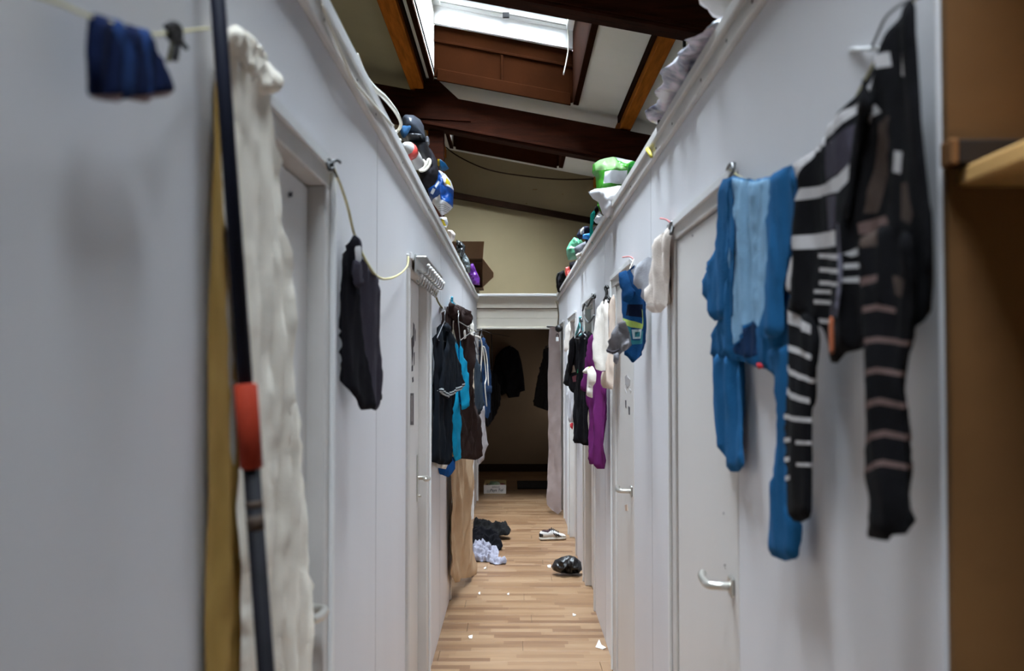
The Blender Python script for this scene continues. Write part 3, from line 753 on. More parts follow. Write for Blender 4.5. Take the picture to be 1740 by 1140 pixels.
garment('printed_towel', [('towel_body', [(800, 545), (804, 548), (806, 575), (803, 592), (800, 590)], OFFW, dict(fold=.004, patterns=[([(799, 575), (806, 576), (805, 592), (799, 590)], cloth('red_print', (178, 44, 60)))]))], pl5b, 'white towel with a red edge, above the slate t-shirt', 'towel')
pl6 = wallplane((806, -.340), (829, -.232))
garment('long_garment', [('garment_body', [(806, 696), (822, 688), (826, 730), (828, 755), (822, 778), (814, 790), (808, 740)], cloth('marl_grey', (158, 152, 154)), {})],
    pl6, 'pale grey marl garment hanging lowest below the slate t-shirt')
mg = bpy.data.objects['long_garment']
for pts_ in ([(808, 588), (813, 592), (817, 615), (819, 655)], [(808, 588), (811, 600), (815, 640), (813, 655), (816, 690)]):
    tube('drawstring', [pl6.w(*pl6.uv(x, y), .06) for x, y in pts_], .005, OFFW, mg)
tube('neck_loop', [pl5.w(*pl5.uv(806, 570)), pl6.w(*pl6.uv(808, 588), .06), pl6.w(*pl6.uv(810, 700))], .006, OFFW, mg)
pl7 = wallplane((815, -.330), (834, -.236))
garment('denim_jacket', [('jacket_body', [(815, 576), (822, 572), (829, 590), (833, 632), (833, 690), (829, 711), (824, 708), (819, 640)], cloth('denim', (34, 58, 92), .25, 30), {}),
                         ('jacket_pocket', [(822, 655), (832, 655), (832, 668), (822, 668)], cloth('denim_dark', (40, 60, 90), .2, 30), dict(off=.02, thick=.006, fold=0)),
                         ('lapel', [(811, 590), (817, 586), (823, 604), (821, 622), (814, 606)], cloth('dark_brown', (26, 18, 18)), dict(off=.02))], pl7, 'blue denim jacket, last before the dark opening on the left line', 'jacket')
pl8 = wallplane((824, -.31), (850, -.180))
garment('coat', [('coat_body', [(834, 628), (842, 636), (849, 660), (848, 690), (841, 706), (828, 726), (823, 712), (828, 660)], BLK, {})], pl8, 'black coat hanging just inside the dark opening beyond the denim jacket', 'coat')
GREYH = 'grey wire hanger under the slate t-shirt'
hanger(pl5, (806, 575), (802, 594), (813, 600), GREYH, WIRE, .005, hook=10)
hanger(pl7, (818, 566), (815, 580), (826, 584), 'wire hanger inside the blue denim jacket', WIRE, .006, hook=6)
cord('clothesline', [pl5.w(*pl5.uv(806, 566)), pl7.w(*pl7.uv(818, 561)), pl8.w(*pl8.uv(834, 566)), at_y(846, 568, 13.0), at_y(866, 572, 14.53)], 0.004, 'dark cord running from the lintel back into the alcove', BLACKW)
tube_c = [pl8.w(*pl8.uv(835, 568)), pl8.w(*pl8.uv(836, 600)), pl8.w(*pl8.uv(836, 632))]
tag(tube('coat_hanger', tube_c, .006, BLACKW, None), 'black hook strap holding the coat inside the dark opening', 'hanger')
# beige curtain in the third left door
pl9 = wallplane((764, -.405), (806, -.295))
poly = [(766, 770), (800, 770), (803, 850), (804, 930), (807, 975), (797, 981), (786, 984), (775, 990), (767, 975), (765, 880)]
t = thing_at('door_curtain', pl9, poly, 'beige curtain hanging from the third left door below the brown garment', 'curtain')
BEIGE = cloth('beige_curtain', (190, 164, 134), .05)
sheet('curtain_panel', [(768, 535)] + [(776, 540), (782, 640)] + poly[1:-1] + [(765, 880), (765, 700)], pl9, BEIGE, t, 0.004, 0.020, 3.5, res=0.022, edge=0.04, seed=21, free=True)
tube('curtain_rod', [(XL, 6.58, 1.87), (XL + .02, 6.60, 1.87), (XL + .06, 7.0, 1.87), (XL + 0.0, 7.1, 1.87)], 0.004, WIRE, t, 6, False)
# coats in the alcove
plA = facing(14.42)
garment('coat', [('coat_body', [(858, 590), (866, 587), (874, 591), (881, 597), (886, 615), (890, 640), (892, 664), (884, 666), (882, 674), (864, 676), (860, 668), (852, 672), (846, 660), (838, 690), (833, 705), (831, 690), (836, 640), (842, 606), (850, 596)], BLK, dict(thick=.03, waves=4, fold=.02, edge=.03))], plA, 'black coat hanging on the back wall of the dark alcove', 'coat')
plB = Plane((at_y(932, 640, 12.6).x, 12.6, CAM_H), (-.45, .9, 0), (0, 0, 1))
garment('jacket', [('jacket_body', [(933, 590), (926, 592), (924, 610), (920, 635), (913, 672), (908, 682), (914, 692), (931, 698), (934, 660)], cloth('charcoal_marl', (66, 68, 74), .2, 40), dict(thick=.04, waves=6))], plB, 'charcoal jacket hanging in the alcove beside the pale curtain', 'jacket')
for nm_, o_ in (('wall_peg', at_y(868, 590, 14.5)),):
    tag(tube(nm_, [Vector((o_.x, 14.55, o_.z)), Vector((o_.x, 14.45, o_.z - .01)), Vector((o_.x, 14.40, o_.z + .02))], .01, WIRE, None), 'metal peg on the alcove wall that carries the black coat', 'peg')
o_ = plB.w(*plB.uv(928, 592))
tag(tube('wall_peg', [Vector((.90, o_.y, o_.z + .03)), Vector((o_.x + .04, o_.y, o_.z + .03)), o_], .01, WIRE, None), 'metal peg on the side wall that carries the charcoal jacket', 'peg')
# pale curtain at the far right
plC = wallplane((956, .508), (930, .352))
poly = [(934, 556), (941, 555), (951, 557), (954, 700), (955, 868), (948, 874), (938, 866), (930, 858), (931, 760), (932, 650)]
t = thing_at('door_curtain', plC, poly, 'pale pinkish-grey curtain at the far end beside the dark alcove', 'curtain')
sheet('curtain_panel', poly, plC, cloth('pinkish_curtain', (158, 142, 138), .05), t, 0.004, 0.016, 7, res=0.03, edge=0.05, seed=31, free=True, zmin=0.0)
p0 = at_y(942, 556, 10.55)
tube('curtain_rod', [at_y(930, 555, 10.9), at_y(947, 556, 10.5), at_y(955, 559, 10.2)], 0.010, WIRE, t, 6, False)
tube('rod_finial', [at_y(947, 557, 10.2), at_y(949.5, 558, 10.15), at_y(953, 559, 10.1)], lambda q: .01 + .030 * math.sin(math.pi * min(1, q)), BLACKW, t, 10, False)
t = tag(empty('padlock', at_y(946, 575, 10.15)), 'small white padlock hanging under the curtain rod at the far end', 'padlock')
p = at_y(947, 574, 10.12)
box('lock_body', p.x - .014, p.x + .014, p.y - .01, p.y + .01, p.z - .035, p.z + .008, WHITEP, t, 0.004)
tube('lock_shackle', [p + Vector((-.009, 0, .006)), p + Vector((-.009, 0, .03)), p + Vector((0, 0, .042)), p + Vector((.009, 0, .03)), p + Vector((.009, 0, .006))], .004, BLACKW, t)
tag(tube('hanging_strap', [at_y(944, 512, 11.3), at_y(947, 518, 11.28), at_y(949, 535, 11.27), at_y(948, 552, 11.27)], 0.008, mat('strap_brown', (110, 98, 78), 0.9), None), 'brown strap hanging from the right end of the lintel', 'strap')
# ------------------------------------------------------------------ right side, near
BLU = cloth('blue_knit', (33, 92, 140), .08, 20); BLUL = cloth('blue_ribbed_knit', (136, 176, 208), .06, 20); BLUD = cloth('blue_neck_lining', (20, 44, 78))  # centre panel a paler blue than the body and sleeves
BLU_CENTRE = BLUL
plb = wallplane((1369, .486), (1200, .488))
low = dict(res=.012, edge=.010)
garment('cardigan', [
    ('cardigan_body', [(1238, 306), (1247, 299), (1285, 307), (1328, 297), (1342, 288), (1348, 330), (1346, 430), (1342, 500), (1346, 560), (1346, 604), (1335, 640), (1318, 640), (1300, 626), (1285, 622), (1262, 614), (1212, 606), (1214, 560), (1232, 520), (1244, 480), (1240, 400)], BLU,
     dict(thick=.005, fold=.009, waves=22, skew=.05, seed=3, patterns=[([(1250, 302), (1285, 309), (1324, 300), (1322, 400), (1316, 500), (1303, 545), (1288, 560), (1282, 540), (1262, 565), (1250, 600), (1248, 560), (1247, 440)], BLU_CENTRE), ([(1282, 543), (1287, 560), (1289, 596), (1284, 608), (1268, 608), (1253, 600), (1258, 580)], BLUD)], **low)),  # dark of the V opening painted on as a deep blue patch
    ('sleeve_upper', [(1236, 304), (1250, 300), (1256, 400), (1254, 480), (1250, 540), (1222, 545), (1203, 502), (1200, 476), (1217, 440), (1227, 400), (1232, 340)], BLU, dict(off=.009, thick=.005, fold=.008, waves=11, **low)),
    ('sleeve', [(1209, 600), (1254, 606), (1258, 640), (1262, 720), (1267, 792), (1255, 803), (1241, 802), (1228, 770), (1215, 740), (1210, 680)], BLU, dict(thick=.005, fold=.010, waves=11, **low)),
    ('sleeve_upper', [(1330, 296), (1345, 285), (1362, 279), (1370, 300), (1361, 360), (1353, 430), (1346, 500), (1347, 560), (1340, 572), (1300, 572), (1310, 520), (1322, 420), (1328, 350)], BLU, dict(off=.016, thick=.005, fold=.009, waves=9, **low)),
    ('sleeve', [(1316, 590), (1348, 586), (1347, 640), (1348, 760), (1352, 860), (1363, 900), (1360, 950), (1335, 954), (1311, 942), (1312, 845), (1323, 800), (1326, 720), (1322, 650)], BLU, dict(off=.004, thick=.005, fold=.010, waves=11, **low)),
    ('care_tag', [(1291, 616), (1299, 615), (1306, 625), (1295, 628)], cloth('red_tag', (184, 48, 58)), dict(off=.008, thick=.002, fold=0, res=.01, edge=.005))],
    plb, 'blue knitted cardigan pegged upside down beside the nearest right door', 'clothing')
KBLK = cloth('knit_black', (15, 14, 17), .25, 60); KWHT = cloth('knit_white', (184, 180, 180), .08, 60); KCHA = cloth('knit_charcoal', (62, 58, 68), .1, 60); KTAU = cloth('knit_taupe', (74, 62, 56), .12, 60); KPNK = cloth('knit_pinkgrey', (112, 92, 88), .12, 60)
pls = wallplane((1585, .468), (1337, .466))
body = [(1545, 0), (1531, 25), (1506, 56), (1496, 88), (1464, 147), (1426, 200), (1405, 228), (1376, 260), (1364, 278), (1369, 300), (1366, 337), (1355, 390), (1345, 430), (1337, 468), (1337, 494), (1352, 520), (1396, 560), (1410, 616), (1425, 617), (1440, 597), (1499, 582), (1530, 572), (1575, 540), (1586, 420), (1582, 350), (1575, 250), (1566, 120), (1559, 4)]
W_ = KWHT
pats = [([(1492, 95), (1517, 88), (1520, 112), (1503, 116)], W_), ([(1489, 126), (1478, 168), (1454, 196), (1440, 217), (1405, 245), (1405, 226), (1433, 200), (1461, 172), (1482, 140)], W_),
        ([(1404, 230), (1404, 247), (1386, 259), (1375, 285), (1371, 305), (1368, 280), (1384, 252)], W_),
        ([(1368, 341), (1373, 320), (1412, 312), (1440, 298), (1457, 274), (1464, 271), (1457, 302), (1440, 326), (1405, 331)], W_),
        ([(1338, 494), (1340, 468), (1345, 428), (1359, 402), (1403, 395), (1437, 391), (1437, 418), (1366, 424), (1360, 446), (1356, 494)], W_),
        ([(1392, 431), (1440, 432), (1440, 441), (1392, 438)], W_), ([(1395, 455), (1441, 457), (1441, 465), (1395, 462)], W_), ([(1395, 477), (1443, 480), (1443, 487), (1395, 484)], W_), ([(1388, 492), (1418, 494), (1418, 500), (1388, 498)], W_), ([(1388, 509), (1416, 512), (1416, 518), (1388, 516)], W_), ([(1392, 541), (1414, 544), (1414, 551), (1392, 549)], W_),
        ([(1449, 431), (1468, 414), (1484, 409), (1468, 430), (1455, 436)], W_), ([(1450, 448), (1466, 446), (1466, 455), (1450, 457)], W_), ([(1449, 472), (1463, 470), (1463, 480), (1449, 480)], W_),
        ([(1503, 208), (1520, 196), (1517, 240), (1489, 362), (1471, 362), (1484, 300)], KTAU), ([(1484, 180), (1500, 178), (1506, 190), (1486, 205), (1472, 218), (1476, 190)], W_),
        ([(1531, 88), (1538, 92), (1538, 130), (1531, 128)], W_), ([(1526, 256), (1535, 258), (1533, 295), (1523, 292)], W_), ([(1534, 312), (1545, 309), (1559, 365), (1552, 381), (1533, 372)], KTAU),
        ([(1408, 251), (1438, 230), (1460, 205), (1470, 262), (1440, 294), (1412, 308)], KCHA), ([(1408, 334), (1436, 332), (1437, 388), (1410, 392)], KCHA),
        ([(1463, 380), (1500, 366), (1508, 378), (1490, 396), (1466, 398)], KPNK), ([(1410, 550), (1424, 500), (1432, 560), (1420, 590)], KCHA)]
lk = dict(res=.010, edge=.010)
ls = [(1345, 505), (1390, 540), (1398, 575), (1394, 625), (1388, 700), (1387, 800), (1389, 880), (1370, 887), (1357, 886), (1349, 870), (1347, 800), (1346, 700), (1350, 640), (1348, 560)]
lsp = [([(1353, 523), (1390, 553), (1390, 568), (1354, 546)], W_), ([(1352, 580), (1393, 603), (1393, 612), (1352, 591)], W_), ([(1350, 618), (1393, 644), (1393, 652), (1350, 629)], W_), ([(1348, 657), (1388, 677), (1388, 686), (1348, 669)], W_), ([(1345, 703), (1388, 710), (1388, 718), (1345, 711)], W_),
       ([(1345, 744), (1366, 743), (1366, 750), (1345, 752)], W_), ([(1374, 748), (1390, 750), (1390, 756), (1374, 755)], W_), ([(1345, 777), (1363, 776), (1363, 783), (1345, 785)], W_), ([(1374, 786), (1390, 787), (1390, 793), (1374, 792)], W_), ([(1345, 811), (1362, 804), (1362, 812), (1345, 819)], W_)]
rs = [(1500, 400), (1530, 380), (1584, 400), (1578, 530), (1566, 600), (1558, 645), (1560, 700), (1562, 800), (1567, 908), (1544, 911), (1541, 921), (1499, 915), (1507, 850), (1501, 800), (1506, 720), (1505, 640), (1502, 560)]
P_ = KPNK
rsp = [([(1500, 578), (1532, 572), (1570, 580), (1570, 588), (1532, 581), (1500, 588)], P_), ([(1500, 636), (1533, 624), (1570, 634), (1570, 642), (1533, 633), (1500, 646)], P_), ([(1500, 690), (1535, 676), (1570, 688), (1570, 697), (1535, 687), (1500, 702)], P_), ([(1500, 745), (1540, 730), (1570, 742), (1570, 751), (1540, 741), (1500, 757)], P_), ([(1498, 797), (1540, 781), (1570, 792), (1570, 800), (1540, 791), (1500, 806)], P_),
       ([(1510, 391), (1528, 388), (1528, 417), (1510, 420)], KTAU), ([(1543, 468), (1569, 476), (1565, 505), (1547, 501)], KTAU), ([(1504, 474), (1530, 466), (1530, 478), (1504, 488)], P_), ([(1504, 524), (1530, 516), (1548, 524), (1548, 532), (1530, 526), (1504, 534)], P_)]
t = garment('cardigan', [
    ('cardigan_body', body, KBLK, dict(thick=.005, fold=.010, waves=9, seed=12, patterns=pats, **lk)),
    ('sleeve', ls, KBLK, dict(off=.008, thick=.006, fold=.008, waves=8, patterns=lsp, **lk)),
    ('sleeve', rs, KBLK, dict(off=.020, thick=.006, fold=.008, waves=8, patterns=rsp, **lk)),
    ('hood_edge', [(1482, 130), (1500, 172), (1504, 190), (1486, 196), (1478, 230), (1466, 300), (1456, 380), (1446, 360), (1456, 300), (1466, 220), (1478, 170)], KBLK, dict(off=.014, thick=.008, fold=.003, **lk)),
    ('zip', [(1446, 380), (1450, 380), (1456, 470), (1446, 540), (1441, 540), (1450, 470)], cloth('zip_grey', (118, 116, 130)), dict(off=.020, thick=.003, fold=0, res=.008, edge=.004)),
    ('zip_pull', [(1440, 538), (1444, 538), (1444, 600), (1440, 600)], plastic('orange_pull', (176, 96, 60)), dict(off=.024, thick=.003, fold=0, res=.006, edge=.003))],
    pls, 'black, grey and white patterned knit cardigan hung nearest on the right wall', 'clothing')
t = tag(empty('wire_hook', at_x(1480, 84, .50)), 'bent wire with a white peg sticking up beside the patterned cardigan', 'hook')
tube('hook_wire', [at_x(1478, 86, .512), at_x(1484, 74, .50), at_x(1494, 52, .49), at_x(1505, 30, .485), at_x(1524, 12, .48), at_x(1546, 1, .475), at_x(1570, -8, .475)], .0022, WIRE, t)
tube('wall_peg', [at_x(1444, 84, .515), at_x(1462, 84, .510), at_x(1490, 82, .500)], .0032, WHITEP, t, 8, False)
cord('clothesline', [at_x(1240, 288, .498), at_x(1262, 302, .494), at_x(1300, 306, .492), at_x(1340, 290, .488), at_x(1368, 277, .478), at_x(1430, 205, .472), at_x(1500, 80, .472), at_x(1552, 4, .474), at_x(1640, -120, .48)], .0016, 'thin cord along the near right wall that carries the two cardigans')
t = tag(empty('wire_hook', at_x(1241, 288, .505)), 'dark wire hook on the corner of the nearest right door frame', 'hook')
tube('hook_wire', [at_x(1234, 296, .505), at_x(1238, 282, .496), at_x(1244, 278, .496), at_x(1246, 290, .494), at_x(1240, 300, .492), at_x(1236, 312, .492)], .0035, WIRE, t)
tube('hook_post', [at_x(1245, 296, .508), at_x(1246, 276, .506)], .006, WIRE, t, 6, False)
# shelf on the brown panel at the near right
a = at_y(1622, 318, 1.19)
t = tag(empty('wall_shelf', (a.x, 1.19, a.z)), 'pale wooden shelf board sticking out of the brown panel, seen from below', 'shelf')
box('shelf_board', a.x + 0.003, 1.25, 0.50, 1.19, a.z, a.z + 0.022, SHELFW, t, 0.003)
b_ = at_y(1600, 262, 1.18)
box('shelf_ledger', b_.x + .012, 1.25, 1.162, 1.19, a.z + 0.023, a.z + 0.052, mat('ledger_dark', (40, 28, 20), 0.8), t, 0.002)  # dark strip along the back edge over the shelf board
box('ledger_end', b_.x + .002, b_.x + .0115, 1.158, 1.19, a.z + 0.022, a.z + 0.052, mat('ledger_end_brown', (128, 84, 44), 0.8), t, 0.002)
p = at_x(1648, 480, .75)
# ------------------------------------------------------------------ right side, far: hung clothes
plr1 = wallplane((1142, .498), (1100, .450))
garment('folded_cloth', [
    ('cloth_body', [(1139, 386), (1132, 390), (1121, 400), (1110, 420), (1106, 464), (1103, 512), (1109, 531), (1125, 531), (1129, 522), (1135, 512), (1139, 440), (1142, 404)], cloth('bone', (226, 214, 204), .06), dict(waves=14, fold=.014, res=.016)),
    ('hanging_fold', [(1130, 392), (1138, 388), (1141, 410), (1139, 510), (1132, 512), (1130, 460)], cloth('bone_shade', (206, 194, 188), .06), dict(off=-.018, thick=.01, res=.016))], plr1, 'cream cloth pegged at the left corner of the nearest right door frame')
cord('clothesline', [at_x(1141, 384, .500), plr1.w(*plr1.uv(1136, 388)), at_y(1108, 436, 3.46), at_y(1085, 449, 3.70), at_y(1070, 459, 3.92), at_x(1077, 440, .503)], .0016, 'thin cord between the two nearer right door frames, hidden by hung clothes', WCABLE)
t = tag(empty('wire_hook', at_x(1140, 382, .505)), 'twisted wire with a pink tail on the left corner of the nearest right door frame', 'hook')
tube('hook_wire', [at_x(1138, 392, .495), at_x(1141, 378, .495), at_x(1143, 384, .498), at_x(1140, 398, .49)], .006, WIRE, t)
tube('string_tail', [at_x(1141, 380, .498), at_x(1132, 373, .49), at_x(1122, 371, .485)], .003, cloth('pink_string', (196, 130, 130)), t)
plr2 = wallplane((1109, .482), (1072, .430))
garment('folded_cloth', [('cloth_body', [(1072, 460), (1086, 448), (1100, 436), (1108, 440), (1108, 460), (1102, 509), (1092, 508), (1092, 491), (1085, 491), (1079, 478)], cloth('marl_mid', (164, 164, 170), .12), dict(waves=10, fold=.014, res=.016))], plr2, 'light grey cloth folded over the line between the cream cloth and blue t-shirt')
plr3 = wallplane((1092, .482), (1056, .418))
TEEB = cloth('royal_tee', (20, 66, 112)); DKB = cloth('royal_dark', (10, 20, 42)); TEAL = cloth('teal_print', (52, 120, 130)); LIME = cloth('lime_print', (170, 190, 96))
garment('t_shirt', [
    ('shirt_body', [(1079, 450), (1064, 462), (1057, 494), (1056, 530), (1063, 545), (1066, 578), (1067, 604), (1076, 617), (1085, 604), (1091, 585), (1092, 508), (1085, 470)], TEEB, dict(waves=10, res=.014, patterns=[([(1068, 517), (1089, 517), (1087, 540), (1067, 536)], DKB), ([(1063, 540), (1076, 546), (1088, 552), (1086, 559), (1074, 556), (1066, 551)], LIME), ([(1085, 524), (1088, 528), (1088, 552), (1085, 550)], LIME), ([(1075, 560), (1085, 559), (1085, 575), (1076, 576)], cloth('print_white', (200, 214, 216))), ([(1077.5, 564), (1082.5, 563.5), (1082.5, 572), (1078, 572.5)], TEAL), ([(1066, 552), (1074, 557), (1075, 578), (1083, 578), (1086, 562), (1089, 562), (1087, 584), (1069, 586)], TEAL)])),
    ('sleeve', [(1064, 466), (1074, 458), (1082, 476), (1086, 505), (1078, 515), (1070, 512), (1069, 490)], TEEB, dict(off=.03, thick=.014, res=.016))], plr3, 'royal blue t-shirt with a teal and lime print beside the second right door')
plr4 = wallplane((1071, .434), (1029, .350))
garment('hooded_top', [
    ('garment_body', [(1047, 551), (1060, 543), (1066, 559), (1070, 583), (1063, 596), (1054, 601), (1047, 606), (1038, 602), (1029, 599), (1034, 583), (1039, 565)], cloth('marl_dark', (132, 130, 134), .14), dict(thick=.02, crumple=.05, cf=2.0, waves=9, fold=.015, res=.014)),
    ('sleeve', [(1061, 470), (1069, 466), (1070, 500), (1068, 556), (1058, 556)], cloth('marl_dark', (132, 130, 134)), dict(plane=wallplane((1071, .448), (1055, .424)))),
    ('dangling_end', [(1045, 598), (1055, 598), (1056, 613), (1050, 620), (1046, 613)], cloth('marl_dark', (132, 130, 134)), dict(thick=.014, off=.01, res=.014)),
    ('trim_band', [(1040, 592), (1054, 598), (1064, 592), (1064, 597), (1054, 603), (1040, 597)], cloth('band_dark', (60, 56, 60)), dict(off=.034, thick=.006, fold=0, res=.014))], plr4, 'bunched grey sweatshirt knotted below the blue printed t-shirt')
plr5 = wallplane((1046, .486), (1020, .445))
SHW = cloth('warm_white', (234, 226, 216), .05); SHP = cloth('blush_white', (226, 206, 190), .06)
garment('long_shirt', [('shirt_body', [(1035, 513), (1042, 500), (1046, 504), (1044, 580), (1042, 661), (1032, 660), (1023, 658), (1023, 632), (1033, 629), (1035, 570)], SHP, dict(waves=8))], plr5, 'blush cream long shirt on the frame of the second right door')
plr6 = wallplane((1037, .472), (1001, .380))
garment('long_shirt', [
    ('shirt_body', [(1030, 508), (1024, 511), (1014, 524), (1010, 560), (1007, 606), (1013, 628), (1023, 630), (1033, 629), (1035, 570), (1036, 515)], SHW, dict(waves=9)),
    ('sleeve', [(1007, 625), (1015, 622), (1021, 635), (1020, 648), (1015, 656), (1014, 677), (1002, 672), (1004, 655), (1006, 640)], SHW, dict(off=.02)),
    ('hem_edge', [(997, 632), (1004, 624), (1014, 622), (1014, 632), (1004, 635)], SHW, dict(off=.03, thick=.01, fold=.003, patterns=[([(1010, 622), (1014, 621), (1013, 630), (1010, 630)], LIME)]))], plr6, 'white long-sleeved shirt hung in front of the purple dress')
hanger(plr6, (1031, 502), (1027, 511), (1037, 509), 'black hanger carrying the white long-sleeved shirt', BLACKW, .008, hook=14)
plr7 = wallplane((1034, .492), (989, .398))
PUR = cloth('plum', (112, 40, 104), .1)
garment('dress', [
    ('dress_body', [(1009, 565), (1003, 580), (999, 640), (999, 673), (1001, 700), (1000, 788), (1006, 789), (1013, 788), (1015, 797), (1026, 797), (1028, 720), (1031, 660), (1026, 600), (1016, 568)], PUR, dict(waves=9, fold=.018)),
    ('sleeve', [(1010, 566), (1005, 576), (1000, 612), (993, 664), (1002, 667), (1006, 640), (1010, 600)], PUR, dict(off=.012))], plr7, 'plum purple dress hanging longest on the right line', 'dress')
plr8 = wallplane((1009, .486), (992, .455))
garment('t_shirt', [('shirt_body', [(1000, 562), (1006, 566), (1008, 575), (1003, 600), (998, 660), (999, 757), (992, 756), (990, 640), (995, 580)], BLK, {})], plr8, 'plain black top squeezed between the purple dress and printed black t-shirt')
plr9 = wallplane((1000, .452), (963, .358))
GRN = cloth('green_print', (44, 160, 96))
garment('t_shirt', [
    ('shirt_body', [(979, 569), (973, 588), (970, 640), (969, 663), (976, 668), (976, 753), (990, 754), (997, 752), (998, 640), (999, 575), (994, 562), (990, 572), (985, 573)], BLK, dict(patterns=[([(987, 600), (989, 602), (985, 630), (982, 634), (983, 615)], GRN), ([(986, 590), (990, 588), (989, 600), (986, 603)], cloth('blue_print', (40, 120, 180))), ([(974, 622), (977, 620), (978, 632), (974, 634)], cloth('tan_print', (150, 130, 116))), ([(975, 640), (980, 636), (979, 648), (976, 649)], cloth('rose_print', (130, 76, 88))), ([(984, 577), (987, 577), (986.5, 586), (984.5, 586)], cloth('collar_tag', (180, 186, 190)))])),
    ('sleeve', [(979, 570), (973, 580), (969, 605), (964, 654), (970, 656), (976, 630), (979, 600)], BLK, dict(off=.014, thick=.010))], plr9, 'black t-shirt with a bright green print on the far right line')
hanger(plr9, (988, 562), (979, 572), (997, 572), 'grey wire hanger in the black t-shirt with green print', WIRE, .006, hook=18)
hanger(wallplane((990, .47), (978, .44)), (986, 548), (979, 569), (990, 566), 'turquoise plastic hanger beside the black printed t-shirt', plastic('turquoise_pale', (96, 170, 176)), .010, hook=8)
plr10 = wallplane((978, .468), (962, .415))
garment('long_shirt', [('shirt_body', [(976, 571), (970, 578), (967, 600), (964, 655), (968, 658), (975, 640)], cloth('pale_blue', (166, 172, 188), .06), {})], plr10, 'pale blue shirt half hidden behind the black printed t-shirt')
plr11 = wallplane((976, .476), (961, .430))
garment('long_shirt', [('shirt_body', [(969, 655), (964, 674), (967, 695), (968, 718), (974, 718), (977, 680), (975, 660)], cloth('pale_grey', (186, 184, 188), .06), {}),
                       ('red_hem', [(970, 718), (974, 718), (974, 730), (970, 727)], cloth('red_tag', (184, 48, 58)), {})], plr11, 'pale grey garment with a red end hanging below the pale blue shirt')
plr12 = wallplane((970, .482), (957, .430))
garment('folded_cloth', [('cloth_body', [(967, 545), (962, 556), (961, 580), (959, 599), (963, 597), (967, 590), (970, 560)], cloth('ivory', (216, 208, 200), .06), {})], plr12, 'ivory cloth on the frame of the fourth right door, farthest on the right')
# wire hook assembly over the third right door
t = tag(empty('wire_hook', at_x(1008, 504, .50)), 'tangled wire hook over the corner of the third right door frame', 'hook')
tube('hook_wire', [at_x(990, 528, .49), at_x(994, 516, .492), at_x(998, 520, .492), at_x(1003, 512, .495), at_x(1010, 500, .495), at_x(1011, 506, .492), at_x(1006, 506, .49)], .006, BLACKW, t)
tube('hook_bar', [at_x(991, 535, .495), at_x(1000, 548, .47), at_x(1010, 536, .495)], .006, WIRE, t)
t = tag(empty('wire_hook', at_x(1074, 438, .50)), 'thin pink string tied at the corner of the second right door frame', 'string')
tube('string_tail', [at_x(1076, 440, .503), at_x(1070, 436, .495), at_x(1058, 437, .49)], .003, cloth('pink_string', (196, 130, 130)), t)
tag(tube('yellow_peg', [at_x(1101, 254, .486), at_x(1104, 260, .484), at_x(1107, 266, .484)], lambda q: .010 - .004 * q, mat('peg_yellow', (190, 176, 60), .6), None, 6, False), 'yellow scrap caught on the edge of the right wall top', 'scrap')
# ------------------------------------------------------------------ on the floor
def tilted(yb, yt, zt, px=870):
    """a plane that rises from the floor at depth yb to height zt at depth yt"""
    return Plane((0, yb, 0.0), (1, 0, 0), (0, yt - yb, zt))
def heap(name, poly, pl, m, label, cat, parent=None, **kw):
    kw.setdefault('thick', .05); kw.setdefault('rounded', 0); kw.setdefault('crumple', .05); kw.setdefault('fold', .006); kw.setdefault('res', .016); kw.setdefault('edge', .05); kw.setdefault('zmin', 0.0)
    return tag(sheet(name, poly, pl, m, parent, **kw), label, cat)
GRIT = cloth('black_wool', (26, 25, 25), .3, 50)
t = tag(empty('jacket', at_z(840, 910, 0)), 'crumpled black jacket lying on the floor beyond the grey cloth', 'clothing')
sheet('jacket_back', [(804, 885), (818, 889), (834, 890), (847, 886), (862, 893), (868, 900), (865, 909), (848, 910), (830, 915), (803, 918)], tilted(8.7, 9.25, .16), GRIT, t, .035, .012, 5, .05, res=.012, edge=.03, zmin=0.0, seed=3, cf=1.8)
sheet('jacket_front', [(803, 900), (820, 898), (836, 902), (848, 910), (855, 928), (848, 933), (830, 930), (803, 930)], tilted(8.3, 8.7, .12), cloth('black_nylon', (14, 13, 17), .2), t, .035, .012, 5, .05, res=.012, edge=.03, zmin=0.0, seed=4, cf=1.8)
GRC = cloth('lilac_grey', (152, 150, 162), .1)
t = tag(empty('crumpled_cloth', at_z(826, 955, 0)), 'crumpled light grey cloth on the floor in front of the black jacket', 'clothing')
sheet('cloth_heap', [(802, 930), (810, 922), (822, 922), (834, 930), (843, 940), (838, 952), (828, 954), (804, 952)], tilted(7.85, 8.2, .14), GRC, t, .04, .010, 9, .06, res=.008, edge=.025, zmin=0.0, seed=8, cf=2.6)
sheet('cloth_tail', [(834, 932), (844, 931), (848, 937), (846, 948), (861, 953), (860, 957), (842, 959), (831, 955)], tilted(7.75, 8.1, .09), GRC, t, .028, .008, 9, .04, res=.008, edge=.02, zmin=0.0, seed=9, cf=2.8)
heap('crumpled_bag', [(937, 963), (943, 952), (954, 946), (967, 943), (978, 946), (987, 955), (989, 968), (984, 974), (967, 975), (951, 973), (940, 969)], facing(7.42), mat('black_leather', (16, 13, 13), .35, .2, 20, .4, 60, spec=.5), 'crumpled black leather bag lying against the right wall on the floor', 'bag', thick=.085, crumple=.05, res=.008, edge=.07, fold=.01, waves=12, seed=5, cf=2.2)
